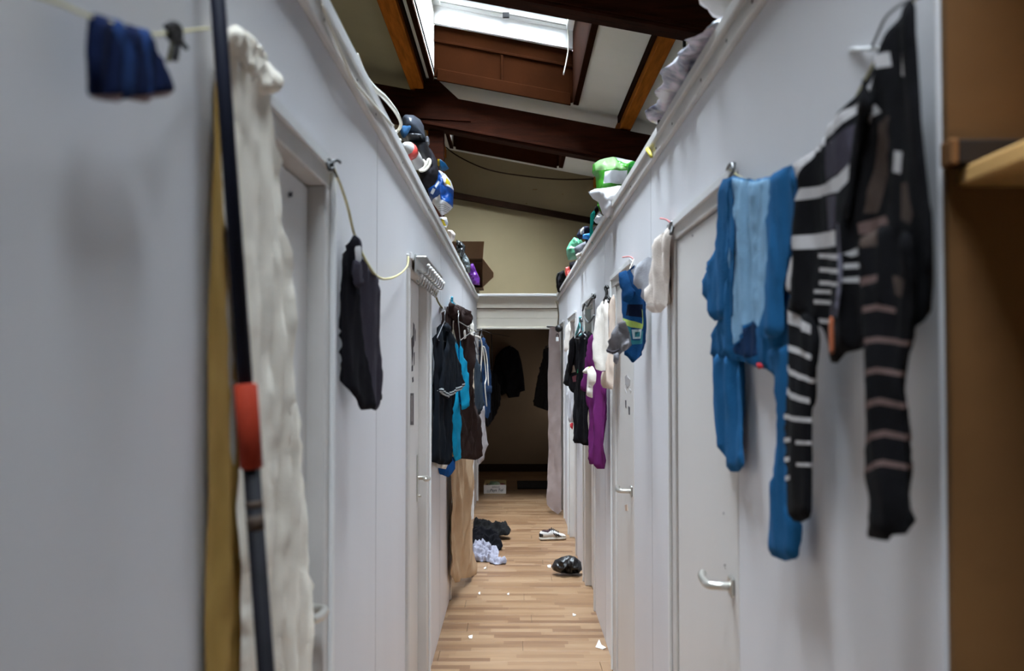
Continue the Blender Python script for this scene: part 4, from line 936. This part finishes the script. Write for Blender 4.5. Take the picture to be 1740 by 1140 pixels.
# sneaker (a trainer seen from its side, toe to the right)
def sneaker(c, ang, L_=0.27):
    t = tag(empty('trainer', c), 'white and dark lace-up trainer lying on the floor by the right wall', 'shoe')
    R_ = Matrix.Rotation(ang, 3, 'Z')
    def loft(name, secs, m, parent=t):
        V, Fc = [], []; k = len(secs[0])
        for s_ in secs: V += [tuple(Vector(c) + R_ @ Vector(p)) for p in s_]
        for i in range(len(secs) - 1):
            for j in range(k): Fc.append((i * k + j, i * k + (j + 1) % k, (i + 1) * k + (j + 1) % k, (i + 1) * k + j))
        Fc.append(tuple(range(k - 1, -1, -1))); Fc.append(tuple(range((len(secs) - 1) * k, len(secs) * k)))
        return world_mesh(name, V, Fc, m, parent, smooth=True)
    def ring(x, wd, z0, z1, sq=2.6, n=14):
        out = []
        for q in range(n):
            a_ = 2 * math.pi * q / n; ca, sa = math.cos(a_), math.sin(a_)
            out.append((x, wd * math.copysign(abs(ca) ** (2 / sq), ca), (z0 + z1) / 2 + (z1 - z0) / 2 * math.copysign(abs(sa) ** (2 / sq), sa)))
        return out
    prof = [(-.5, .022, .060), (-.47, .032, .078), (-.36, .036, .082), (-.22, .036, .076), (-.08, .036, .090), (.06, .038, .082), (.2, .043, .062), (.33, .044, .052), (.43, .036, .046), (.49, .020, .036)]
    loft('sole', [ring(x * L_ * 1.02, w_ + .004, .0, .026, 4) for x, w_, h_ in prof], mat('sole_rubber', (186, 178, 166), .7, .1, 20))
    loft('upper', [ring(x * L_, w_, .016, h_) for x, w_, h_ in prof], cloth('trainer_grey', (206, 202, 198), .1))
    loft('collar_opening', [ring(x * L_, w_, .05, h_) for x, w_, h_ in ((-.44, .018, .080), (-.36, .027, .088), (-.22, .028, .084), (-.10, .024, .094))], cloth('trainer_lining', (60, 44, 48)))
    loft('tongue', [ring(x * L_, w_, .05, h_) for x, w_, h_ in ((-.14, .016, .100), (-.05, .015, .094), (.08, .014, .083), (.2, .012, .064))], cloth('trainer_dark', (48, 46, 48)))
    loft('heel_patch', [ring(x * L_, w_ + .0015, .024, h_ + .001) for x, w_, h_ in ((-.505, .022, .058), (-.47, .033, .068), (-.42, .034, .066))], cloth('trainer_dark', (48, 46, 48)))
    loft('toe_cap', [ring(x * L_, w_ + .0015, .020, h_) for x, w_, h_ in ((.36, .043, .046), (.43, .037, .042), (.495, .021, .034))], mat('sole_rubber', (186, 178, 166)))
    for k in range(5):
        x = (-.08 + k * .065) * L_; h_ = .098 - k * .008
        tube('lace', [Vector(c) + R_ @ Vector(p) for p in ((x, -.030, h_ - .016), (x + .004, -.012, h_ + .006), (x + .010, .012, h_ + .006), (x + .012, .030, h_ - .016))], .0035, INK, t, 5)
    for k, (x0, x1) in enumerate(((-.02, .10), (.06, .20), (.15, .28))):
        for s_ in (-1, 1):
            tube('side_stripe', [Vector(c) + R_ @ Vector((x0 * L_, s_ * .0385, .066 - k * .006)), Vector(c) + R_ @ Vector(((x0 + x1) / 2 * L_, s_ * .0415, .048 - k * .004)), Vector(c) + R_ @ Vector((x1 * L_, s_ * .0435, .032))], .004, INK, t, 5)
    return t
pc = at_z(939.5, 918, 0.0)
sneaker((pc.x, pc.y + .03, 0.001), math.radians(14), 0.235)
# crate with lettering
c0 = at_z(822, 839.5, 0); c1 = at_z(860, 839.5, 0)
x0, x1, y0 = c0.x, c1.x, c0.y
zt = at_y(840, 824, y0).z
CRW = mat('crate_white', (232, 226, 220), .7, .05, 8); CRY = mat('crate_wood', (206, 180, 128), .7, .1, 8, stretch=(4, 1, 1))
t = tag(empty('fruit_crate', ((x0 + x1) / 2, y0 + .2, 0)), 'shallow white crate with black handwriting standing at the dark alcove', 'crate')
box('front_panel', x0, x1, y0, y0 + .008, .006, zt, CRW, t, .001)
box('back_panel', x0, x1, y0 + .42, y0 + .428, .006, zt + .012, CRY, t, .001)
box('side_panel', x0, x0 + .008, y0 + .009, y0 + .419, .006, zt, CRY, t, .001)
box('side_panel', x1 - .008, x1, y0 + .009, y0 + .419, .006, zt, CRY, t, .001)
box('bottom_panel', x0, x1, y0, y0 + .428, 0.0, .006, CRY, t)
def lettering(text, x, y, z, size, m, parent, name='lettering', rot=0.0, shear=0.25):
    cu = bpy.data.curves.new(name, 'FONT'); cu.body = text; cu.size = size; cu.extrude = .0006; cu.shear = shear; cu.offset = size * .012
    tmp = bpy.data.objects.new('lettering_source', cu); COL.objects.link(tmp)
    bpy.context.view_layer.update()
    me = bpy.data.meshes.new_from_object(tmp.evaluated_get(bpy.context.evaluated_depsgraph_get()))
    bpy.data.objects.remove(tmp); me.materials.clear(); me.materials.append(m)
    o = link(name, me); o.parent = parent
    o.location = Vector((x, y, z)) - world_loc(parent); o.rotation_euler = (math.pi / 2, rot, 0)
    return o
lettering('Pays Tol', x0 + .074, y0 - .0012, .030, .046, INK, t, rot=-.03)
lettering('DOUCE', x0 + .100, y0 - .001, zt - .034, .026, mat('ink_faded', (88, 84, 78), .8), t, shear=0)
patch_l = box('printed_logo', x0 + .036, x0 + .075, y0 - .001, y0, .016, .05, mat('logo_grey', (206, 202, 196), .8), t)
def lump(name, c, r3, m, label, cat, seed=1, **k):
    me = bpy.data.meshes.new(name); bm = bmesh.new()
    bmesh.ops.create_icosphere(bm, subdivisions=3, radius=1.0)
    for v in bm.verts:
        n1 = noise.noise(v.co * 1.6 + Vector((seed, 0, 0))) * .28 + noise.noise(v.co * 4 + Vector((0, seed, 0))) * .08
        v.co = Vector((v.co.x * r3[0], v.co.y * r3[1], v.co.z * r3[2])) * (1 + n1)
    for f in bm.faces: f.smooth = True
    bm.to_mesh(me); bm.free(); me.materials.append(m)
    return tag(link(name, me, None, c), label, cat)
zb = .008
lump('green_bag', (x0 + .12, y0 + .25, zb + .068), (.075, .10, .052), plastic('sage', (128, 148, 112)), 'green plastic bag lying in the white crate', 'bag', 2)
lump('red_packet', (x0 + .215, y0 + .28, zb + .052), (.045, .075, .036), plastic('dull_red', (150, 48, 44)), 'red packet lying on the right in the white crate', 'packet', 5)
lump('dark_packet', (x0 + .035, y0 + .27, zb + .05), (.022, .07, .034), plastic('maroon', (88, 40, 40)), 'dark red packet in the left corner of the white crate', 'packet', 8)
m0 = at_z(879, 831, 0); m1 = at_z(933, 818, 0)
t = tag(box('door_mat', m0.x, m0.x + .44, m0.y, m1.y, .0, .012, mat('mat_black', (22, 20, 20), .95, .2, 80, .5, 200), None, .003), 'black rubber mat on the floor at the dark alcove', 'mat')
sc_paper = [((1012, 1100), (1018, 1091), (1022, 1098), (1030, 1101), (1024, 1104)), ((796, 1082), (803, 1081), (802, 1085), (797, 1085)), ((930, 962), (936, 960), (936, 965), (931, 965)), ((1042, 1139), (1052, 1136), (1055, 1144), (1043, 1146)), ((862, 1010), (865, 1009), (865, 1011), (862, 1011)), ((973, 1044), (979, 1045), (977, 1047), (973, 1047)), ((822, 965), (826, 964), (826, 967), (823, 967)), ((813, 1008), (816, 1007), (816, 1010), (813, 1010))]
lab = ['torn white paper scrap on the floor at the right wall, the largest one', 'small white paper scrap near the left wall on the bare floor', 'white crumb of paper touching the black leather bag', 'white scrap at the foot of the second right door frame', 'tiny white crumb in the middle of the floor', 'pale flake on the floor near the right wall below the bag', 'pale blue crumb on the floor below the grey cloth', 'tiny pale crumb on the floor beside the beige curtain foot']
for k, q in enumerate(sc_paper):
    P = [at_z(px, py, 0.001) for px, py in q]; n = len(P)
    V = [tuple(p) for p in P] + [(p.x, p.y, 0.0035 + (.012 if (i + k) % 4 == 1 and k == 0 else .003 * ((i + k) % 3))) for i, p in enumerate(P)]
    o = world_mesh('paper_scrap', V, [tuple(range(n)), tuple(range(n, 2 * n))] + [(i, (i + 1) % n, n + (i + 1) % n, n + i) for i in range(n)], PAPER)
    bm = bmesh.new(); bm.from_mesh(o.data); bmesh.ops.recalc_face_normals(bm, faces=bm.faces); bm.to_mesh(o.data); bm.free()
    tag(o, lab[k], 'paper')
# ------------------------------------------------------------------ things on top of the left booths
def bulk(name, poly, Y, m, label, cat, parent=None, turn=0.0, **kw):
    kw['crumple'] = kw.get('crumple', .03) * 1.8; kw.setdefault('thick', .11); kw.setdefault('rounded', 0 if kw['crumple'] > .02 else 1); kw.setdefault('fold', .004); kw.setdefault('res', .011); kw.setdefault('cf', 1.7); kw.setdefault('edge', .10)
    o = sheet(name, poly, facing(Y, turn), m, parent, **kw)
    return tag(o, label, cat) if cat else o
GPL = plastic('graphite', (62, 66, 74), .3); DPL = plastic('near_black', (34, 34, 38), .35)
t = tag(empty('vacuum_cleaner', at_y(712, 300, 5.0)), 'graphite vacuum cleaner with a rounded top shell on the left ledge', 'appliance')
bulk('top_shell', [(683, 200), (692, 197), (705, 197), (715, 204), (720, 216), (722, 228), (724, 238), (700, 237), (684, 233)], 5.0, GPL, None, None, t, thick=.13, crumple=0, edge=.07)
bulk('shell_rim', [(682, 231), (700, 234), (723, 236), (727, 243), (700, 243), (684, 239)], 4.98, GPL, None, None, t, thick=.145, crumple=0, edge=.03)
bulk('motor_body', [(690, 242), (726, 243), (731, 258), (734, 274), (712, 276), (700, 262)], 5.0, DPL, None, None, t, thick=.12, crumple=0, edge=.05)
tube('cable_loop', [at_y(*p, 4.84) for p in ((714, 272), (712, 284), (714, 290), (722, 289), (729, 282), (731, 274), (728, 271), (724, 280), (718, 288), (712, 289))], .007, WCABLE, t)
tube('cable_loop', [at_y(*p, 4.85) for p in ((718, 272), (722, 276), (722, 284), (716, 287), (713, 280))], .007, WCABLE, t)
box_p = at_y(730, 236, 4.9)
box('side_latch', box_p.x - .018, box_p.x - .004, 4.88, 4.95, box_p.z - .025, box_p.z + .012, plastic('latch_grey', (90, 92, 98)), t, .006)
bulk('sports_bag', [(728, 248), (736, 260), (742, 272), (745, 290), (744, 304), (739, 313), (724, 322), (722, 345), (706, 352), (706, 330), (714, 304), (712, 288), (730, 285)], 5.15, cloth('black_nylon_bag', (40, 38, 42), .2), 'black fabric bag sagging under the vacuum cleaner on the left ledge', 'bag', thick=.10, crumple=.04)
bulk('blue_cloth', [(680, 213), (699, 213), (694, 226), (686, 236), (680, 226)], 4.82, cloth('denim_strip', (42, 76, 110)), 'blue cloth lying in front of the vacuum cleaner', 'clothing', thick=.02, edge=.03, crumple=.01)
tube_ = tag(empty('paint_tube', at_y(700, 270, 4.75)), 'grey and red tube lying beside the vacuum cleaner on the left ledge', 'tube')
tube('tube_body', [at_y(688, 246, 4.62), at_y(692, 252, 4.66), at_y(703, 268, 4.74), at_y(709, 280, 4.78)], lambda q: .014 + .022 * min(1, q * 3), plastic('tube_grey', (172, 170, 168)), tube_, 10, False)
tube('tube_band', [at_y(694.5, 254, 4.655), at_y(698.5, 260.5, 4.69)], .0375, plastic('tube_red', (186, 62, 56)), tube_, 10, False)
cpts = [(604, 92, 2.80), (612, 110, 2.82), (622, 132, 2.9), (636, 150, 3.0), (652, 164, 3.15), (664, 178, 3.4), (674, 192, 3.7), (681, 208, 4.0), (679, 218, 4.3), (671, 226, 4.3), (664, 226, 4.1), (664, 232, 4.3), (680, 238, 4.6)]
tag(tube('mains_cable', [at_y(*p) for p in cpts], .0075, WCABLE), 'thick white cable curving along the top of the left wall', 'cable')
tag(tube('mains_cable', [at_x(x, y, XL + .026) for x, y in ((548, 10), (560, 40), (585, 100), (600, 135), (630, 172), (655, 200), (668, 214))], .004, WCABLE), 'thin grey cable tacked along the left trim', 'cable')
BLUB = plastic('bag_blue', (22, 74, 150), .35); WHB = plastic('bag_white', (214, 214, 218), .4); YLB = plastic('bag_yellow', (226, 200, 44), .4)
bulk('shopping_bag', [(727, 322), (738, 305), (746, 290), (757, 296), (766, 307), (771, 322), (770, 352), (762, 360), (750, 367), (744, 356), (731, 339)], 5.65, BLUB, 'blue and white plastic carrier bag with a yellow mark on the left ledge', 'bag', thick=.13, crumple=.03,
     patterns=[([(744, 290), (757, 295), (768, 308), (772, 324), (757, 320), (754, 306)], WHB), ([(760, 305), (766, 313), (767, 319), (759, 317)], YLB), ([(734, 344), (750, 336), (751, 344), (770, 353), (762, 361), (750, 368), (742, 356)], WHB), ([(733, 332), (738, 324), (743, 328), (738, 336)], WHB), ([(741, 322), (747, 312), (750, 316), (744, 326)], WHB)]
     + [([(746, 350 + k * 3.2), (765, 355 + k * 2), (765, 356 + k * 2), (746, 351 + k * 3.2)], plastic('print_grey', (150, 150, 156))) for k in range(4)])
bulk('blue_wrapper', [(744, 270), (750, 272), (757, 277), (763, 286), (756, 291), (748, 290), (743, 280)], 5.75, plastic('wrapper_blue', (20, 92, 140)), 'small crumpled blue and yellow wrapper on top of the blue carrier bag', 'wrapper', thick=.05, crumple=.05, edge=.04, patterns=[([(742, 268), (748, 270), (748, 284), (743, 282)], YLB)])
bulk('white_packet', [(746, 368), (759, 369), (762, 379), (759, 387), (752, 384), (747, 376)], 6.4, WHB, 'white packet with a yellow stripe below the blue carrier bag', 'packet', thick=.06, crumple=.02, edge=.04, patterns=[([(750, 374), (755, 375), (759, 385), (754, 384)], YLB)])
bulk('cloth_roll', [(760, 391), (769, 391), (774, 398), (772, 408), (767, 412), (762, 400)], 7.0, cloth('roll_pink', (208, 196, 192), .05), 'pale rolled cloth on the left ledge between the white packet and black bags', 'roll', thick=.06, crumple=.005, edge=.05)
BIN = plastic('bin_black', (44, 46, 48), .25)
bulk('bin_bag', [(775, 407), (784, 411), (791, 418), (790, 430), (785, 440), (778, 432), (775, 422)], 7.9, BIN, 'upper crumpled black bin bag on the left ledge beside the cardboard box', 'bag', thick=.10, crumple=.08, edge=.07)
bulk('bin_bag', [(782, 428), (790, 430), (797, 441), (800, 452), (799, 464), (793, 462), (784, 444)], 8.8, plastic('bin_grey', (78, 84, 86), .25), 'grey-black bin bag against the purple bag on the left ledge', 'bag', thick=.10, crumple=.08, edge=.07)
bulk('purple_bag', [(797, 450), (804, 447), (809, 460), (815, 472), (815, 485), (804, 483), (796, 466)], 10.1, plastic('violet', (132, 62, 176), .3), 'shiny purple plastic bag in front of the cardboard box', 'bag', thick=.08, crumple=.06, edge=.06)
# cardboard box with raised flap
Yb = 10.75
f = lambda px, py, Y=Yb: at_y(px, py, Y)
xr = f(820.5, 450).x; xl = xr - .36; zb_ = f(815, 489).z; zt_ = f(815, 438).z
t = tag(empty('cardboard_box', ((xl + xr) / 2, Yb + .2, zb_)), 'open brown cardboard box lying on its side at the far end of the left ledge', 'box')
box('box_bottom', xl, xr, Yb, Yb + .4, zb_, zb_ + .006, CARD, t)
box('box_top', xl, xr, Yb, Yb + .4, zt_ - .006, zt_, CARD, t)
box('box_side', xr - .006, xr, Yb, Yb + .4, zb_ + .007, zt_ - .007, CARD, t)
box('box_side', xl, xl + .006, Yb, Yb + .4, zb_ + .007, zt_ - .007, CARD, t)
box('box_back', xl, xr, Yb + .401, Yb + .407, zb_, zt_, CARD, t)
zf = f(815, 411).z
hexa('box_flap', [(xl, Yb - .005, zt_), (xr, Yb - .005, zt_), (xr, Yb, zt_), (xl, Yb, zt_), (xl + .01, Yb - .045, zf), (xr + .015, Yb - .045, zf), (xr + .015, Yb - .04, zf), (xl + .01, Yb - .04, zf)], CARD, t)
pq = f(839, 466, Yb - .10)
hexa('box_flap', [(xr, Yb - .002, zb_ + .01), (xr + .005, Yb - .002, zb_ + .01), (pq.x, Yb - .10, pq.z - .03), (pq.x - .004, Yb - .104, pq.z - .03), (xr, Yb - .002, zt_ - .01), (xr + .005, Yb - .002, zt_ - .01), (pq.x, Yb - .10, pq.z + .02), (pq.x - .004, Yb - .104, pq.z + .02)], CARD, t)
box('small_support', xl + .02, xr - .05, Yb + .01, Yb + .39, 2.346, zb_ - .0005, mat('old_board', (150, 136, 116), .9), None)
tag(bpy.data.objects['small_support'], 'worn board under the cardboard box at the far end of the left ledge', 'board')
bpy.data.objects['small_support'].name = 'support_board'
# ------------------------------------------------------------------ things on top of the right booths
GRB = plastic('bag_green', (70, 160, 48), .35); GRL = plastic('bag_green_pale', (150, 196, 130), .35); GRD = plastic('bag_green_dark', (36, 120, 50), .35); SLV = plastic('bag_silver', (208, 210, 208), .25)
bulk('shopping_bag', [(1007, 280), (1016, 273), (1041, 268), (1058, 270), (1076, 276), (1088, 280), (1092, 300), (1075, 312), (1064, 316), (1022, 330), (1021, 360), (1015, 352), (1014, 322), (1012, 300), (1006, 294)], 5.2, GRB, 'large green and white shopping bag on the right ledge', 'bag', thick=.15, crumple=.025, seed=4,
     patterns=[([(1009, 281), (1018, 275), (1040, 270), (1046, 284), (1059, 296), (1026, 297), (1010, 294)], GRL), ([(1043, 269), (1058, 271), (1076, 277), (1060, 287), (1046, 280)], SLV), ([(1024, 299), (1061, 298), (1063, 316), (1022, 318)], WHB), ([(1062, 290), (1074, 280), (1080, 282), (1070, 310), (1061, 314)], GRD)])
bulk('carrier_bag', [(1000, 326), (1010, 321), (1026, 319), (1050, 316), (1066, 316), (1070, 330), (1052, 356), (1032, 370), (1024, 364), (1016, 343), (1008, 337)], 5.0, WHB, 'white plastic carrier bag slumped under the green shopping bag', 'bag', thick=.12, crumple=.03, seed=6)
TEA = cloth('teal_strap', (30, 166, 156))
t = tag(empty('strap', at_y(1006, 415, 6.3)), 'teal and black strap hanging off the right ledge under the white bag', 'strap')
bulk('strap_band', [(1003, 365), (1009, 356), (1012, 362), (1009, 374), (1007, 384), (1008, 398), (1010, 410), (1006, 415), (1002, 404), (1002, 384)], 6.3, TEA, None, None, t, thick=.012, crumple=.004, edge=.02)
bulk('strap_dark', [(1009, 356), (1014, 348), (1018, 356), (1013, 366), (1010, 364)], 6.32, BLK, None, None, t, thick=.015, crumple=.004, edge=.02)
bulk('silver_packet', [(1009, 374), (1014, 366), (1019, 359), (1025, 366), (1030, 379), (1020, 382), (1012, 379)], 5.9, plastic('foil', (212, 214, 220), .2), 'crumpled silvery packet beside the teal strap', 'packet', thick=.05, crumple=.06, edge=.04)
def ledge_shoe(name, poly, Y, m, sole, label, **k):
    t_ = tag(empty(name, at_y(poly[0][0], max(p[1] for p in poly), Y)), label, 'shoe')
    bulk('shoe_upper', poly, Y, m, None, None, t_, thick=.045, crumple=.015, edge=.05, **k)
    if sole: bulk('shoe_sole', sole, Y - .03, OFFW, None, None, t_, thick=.03, crumple=0, edge=.02)
    return t_
ledge_shoe('trainer', [(1008, 386), (1016, 383), (1026, 382), (1022, 392), (1016, 400), (1009, 402)], 6.1, cloth('shoe_charcoal', (70, 66, 70), .3, 30), [(1012, 392), (1018, 388), (1020, 390), (1014, 400), (1011, 400)], 'dark trainer with pale panels right of the teal strap')
ledge_shoe('trainer', [(980, 400), (984, 390), (992, 384), (1000, 384), (1004, 396), (1008, 427), (999, 429), (994, 406), (984, 407)], 7.0, cloth('shoe_navy', (40, 42, 60), .3, 30), [(985, 392), (992, 385), (994, 396), (986, 402)], 'navy and white trainer left of the teal strap on the right ledge')
bulk('blue_packet', [(990, 398), (1003, 396), (1009, 428), (1001, 430), (999, 407), (990, 405)], 6.85, plastic('packet_blue', (30, 128, 206)), 'small bright blue packet between the shoes on the right ledge', 'packet', thick=.04, crumple=.02, edge=.03)
bulk('green_bag', [(962, 424), (968, 412), (975, 403), (988, 407), (994, 416), (986, 432), (980, 441), (966, 442), (963, 434)], 7.5, plastic('jade', (92, 158, 124), .3), 'translucent jade green plastic bag at the edge of the right ledge', 'bag', thick=.10, crumple=.04, edge=.08)
ledge_shoe('trainer', [(975, 421), (982, 416), (992, 411), (1003, 406), (1005, 416), (997, 426), (986, 436), (979, 438)], 7.15, cloth('shoe_grey', (112, 112, 118), .15, 30), [(978, 433), (997, 420), (999, 425), (980, 440)], 'grey trainer with a white sole in front of the jade bag')
bulk('white_rag', [(983, 440), (988, 437), (988, 444), (983, 448)], 7.9, OFFW, 'small white rag tucked under the grey trainer', 'rag', thick=.03, crumple=.02, edge=.03)
bulk('black_pouch', [(967, 446), (980, 443), (982, 454), (974, 464), (968, 456)], 8.6, BLK, 'black pouch below the jade bag on the right ledge', 'bag', thick=.06, crumple=.03, edge=.05)
bulk('red_bag', [(961, 454), (968, 453), (974, 463), (969, 476), (963, 474), (960, 466)], 9.6, plastic('coral_red', (196, 70, 62), .35), 'red plastic bag in front of the black backpack', 'bag', thick=.07, crumple=.03, edge=.05)
t = tag(empty('backpack', at_y(952, 497, 10.6)), 'black backpack at the far end of the right ledge above the lintel', 'bag')
bulk('pack_body', [(949, 463), (958, 459), (963, 472), (960, 490), (955, 496), (948, 497), (945, 487), (946, 474)], 10.6, cloth('black_nylon_bag', (40, 38, 42)), None, None, t, thick=.11, crumple=.02, edge=.08)
tube('pack_strap', [at_y(949, 464, 10.48), at_y(946, 474, 10.46), at_y(948, 490, 10.47)], .010, BLACKW, t)
bulk('yellow_packet', [(957, 486), (961, 480), (965, 477), (965, 484), (960, 489)], 10.0, YLB, 'small yellow and blue packet wedged beside the black backpack', 'packet', thick=.03, crumple=.02, edge=.03, patterns=[([(960, 481), (965, 476), (966, 484), (962, 485)], plastic('packet_pale_blue', (130, 180, 214)))])
# long plastic-wrapped bundle and the white fabric, lying along the top of the right wall
WRAP = bpy.data.materials.new('clear_wrap'); WRAP.use_nodes = True
_b = WRAP.node_tree.nodes['Principled BSDF']; _N = WRAP.node_tree.nodes; _L = WRAP.node_tree.links
_n = _N.new('ShaderNodeTexNoise'); _n.inputs['Scale'].default_value = 14; _n.inputs['Detail'].default_value = 6
_tc = _N.new('ShaderNodeTexCoord'); _L.new(_tc.outputs['Object'], _n.inputs['Vector'])
_r = _N.new('ShaderNodeValToRGB'); _e = _r.color_ramp.elements
_e[0].position = .32; _e[0].color = srgb(104, 104, 124); _e[1].position = .62; _e[1].color = srgb(232, 234, 240)
_x = _e.new(.44); _x.color = srgb(176, 178, 190); _x = _e.new(.50); _x.color = srgb(208, 196, 210)
_L.new(_n.outputs['Fac'], _r.inputs['Fac']); _L.new(_r.outputs['Color'], _b.inputs['Base Color']); _b.inputs['Roughness'].default_value = .22
def bundle(name, X, top_px, m, label, cat, rad, cr, seed, bottom=2.362, parent=None):
    """a soft roll lying along y on the right wall's top; its upper outline is measured at x = X"""
    T = [at_x(px, py, X) for px, py in top_px]
    V, Fc = [], []; k = 16
    P = spline([(X, p.y, p.z) for p in T], 8)
    for i, p in enumerate(P):
        h = max(.02, (p.z - bottom)); tt = i / (len(P) - 1); s_ = min(1, 6 * tt, 6 * (1 - tt)) ** .5
        for q in range(k):
            a_ = 2 * math.pi * q / k
            w_ = rad * s_ + .004
            x = X + rad * .55 + math.cos(a_) * w_; z = bottom + h / 2 + math.sin(a_) * h / 2 * (.3 + .7 * s_)
            nn = noise.turbulence((x * 8, p.y * 8, z * 8 + seed), 3, False)
            V.append((x - math.cos(a_) * cr * (.5 - nn) * -1, p.y, max(bottom, z + math.sin(a_) * cr * (nn - .4))))
    for i in range(len(P) - 1):
        for q in range(k): Fc.append((i * k + q, i * k + (q + 1) % k, (i + 1) * k + (q + 1) % k, (i + 1) * k + q))
    Fc.append(tuple(range(k - 1, -1, -1))); Fc.append(tuple(range((len(P) - 1) * k, len(P) * k)))
    return tag(world_mesh(name, V, Fc, m, parent, smooth=True), label, cat)
bundle('wrapped_bundle', .50, [(1122, 206), (1125, 196), (1133, 165), (1148, 136), (1160, 105), (1174, 76), (1190, 62), (1212, 48), (1236, 28)], WRAP, 'long bundle in clear crinkled plastic lying along the right wall top', 'bundle', .06, .035, 3)
tag(tube('bundle_clip', [at_x(1120, 204, .49), at_x(1120, 212, .49)], .006, BLACKW, None, 6, False), 'small black clip at the far end of the clear plastic bundle', 'clip')
WOOL = mat('white_wadding', (216, 212, 200), .95, .06, 10, .5, 60, sheen=.3)
sheet_o = sheet('white_duvet', [(1186, -60), (1186, 0), (1200, 8), (1212, 22), (1226, 28), (1236, 36), (1262, 0), (1262, -60)], facing(2.5), WOOL, None, thick=.10, fold=.004, crumple=.06, res=.012, edge=.08, seed=14)
tag(sheet_o, 'white wadded duvet bulging over the near top of the right wall', 'bedding')
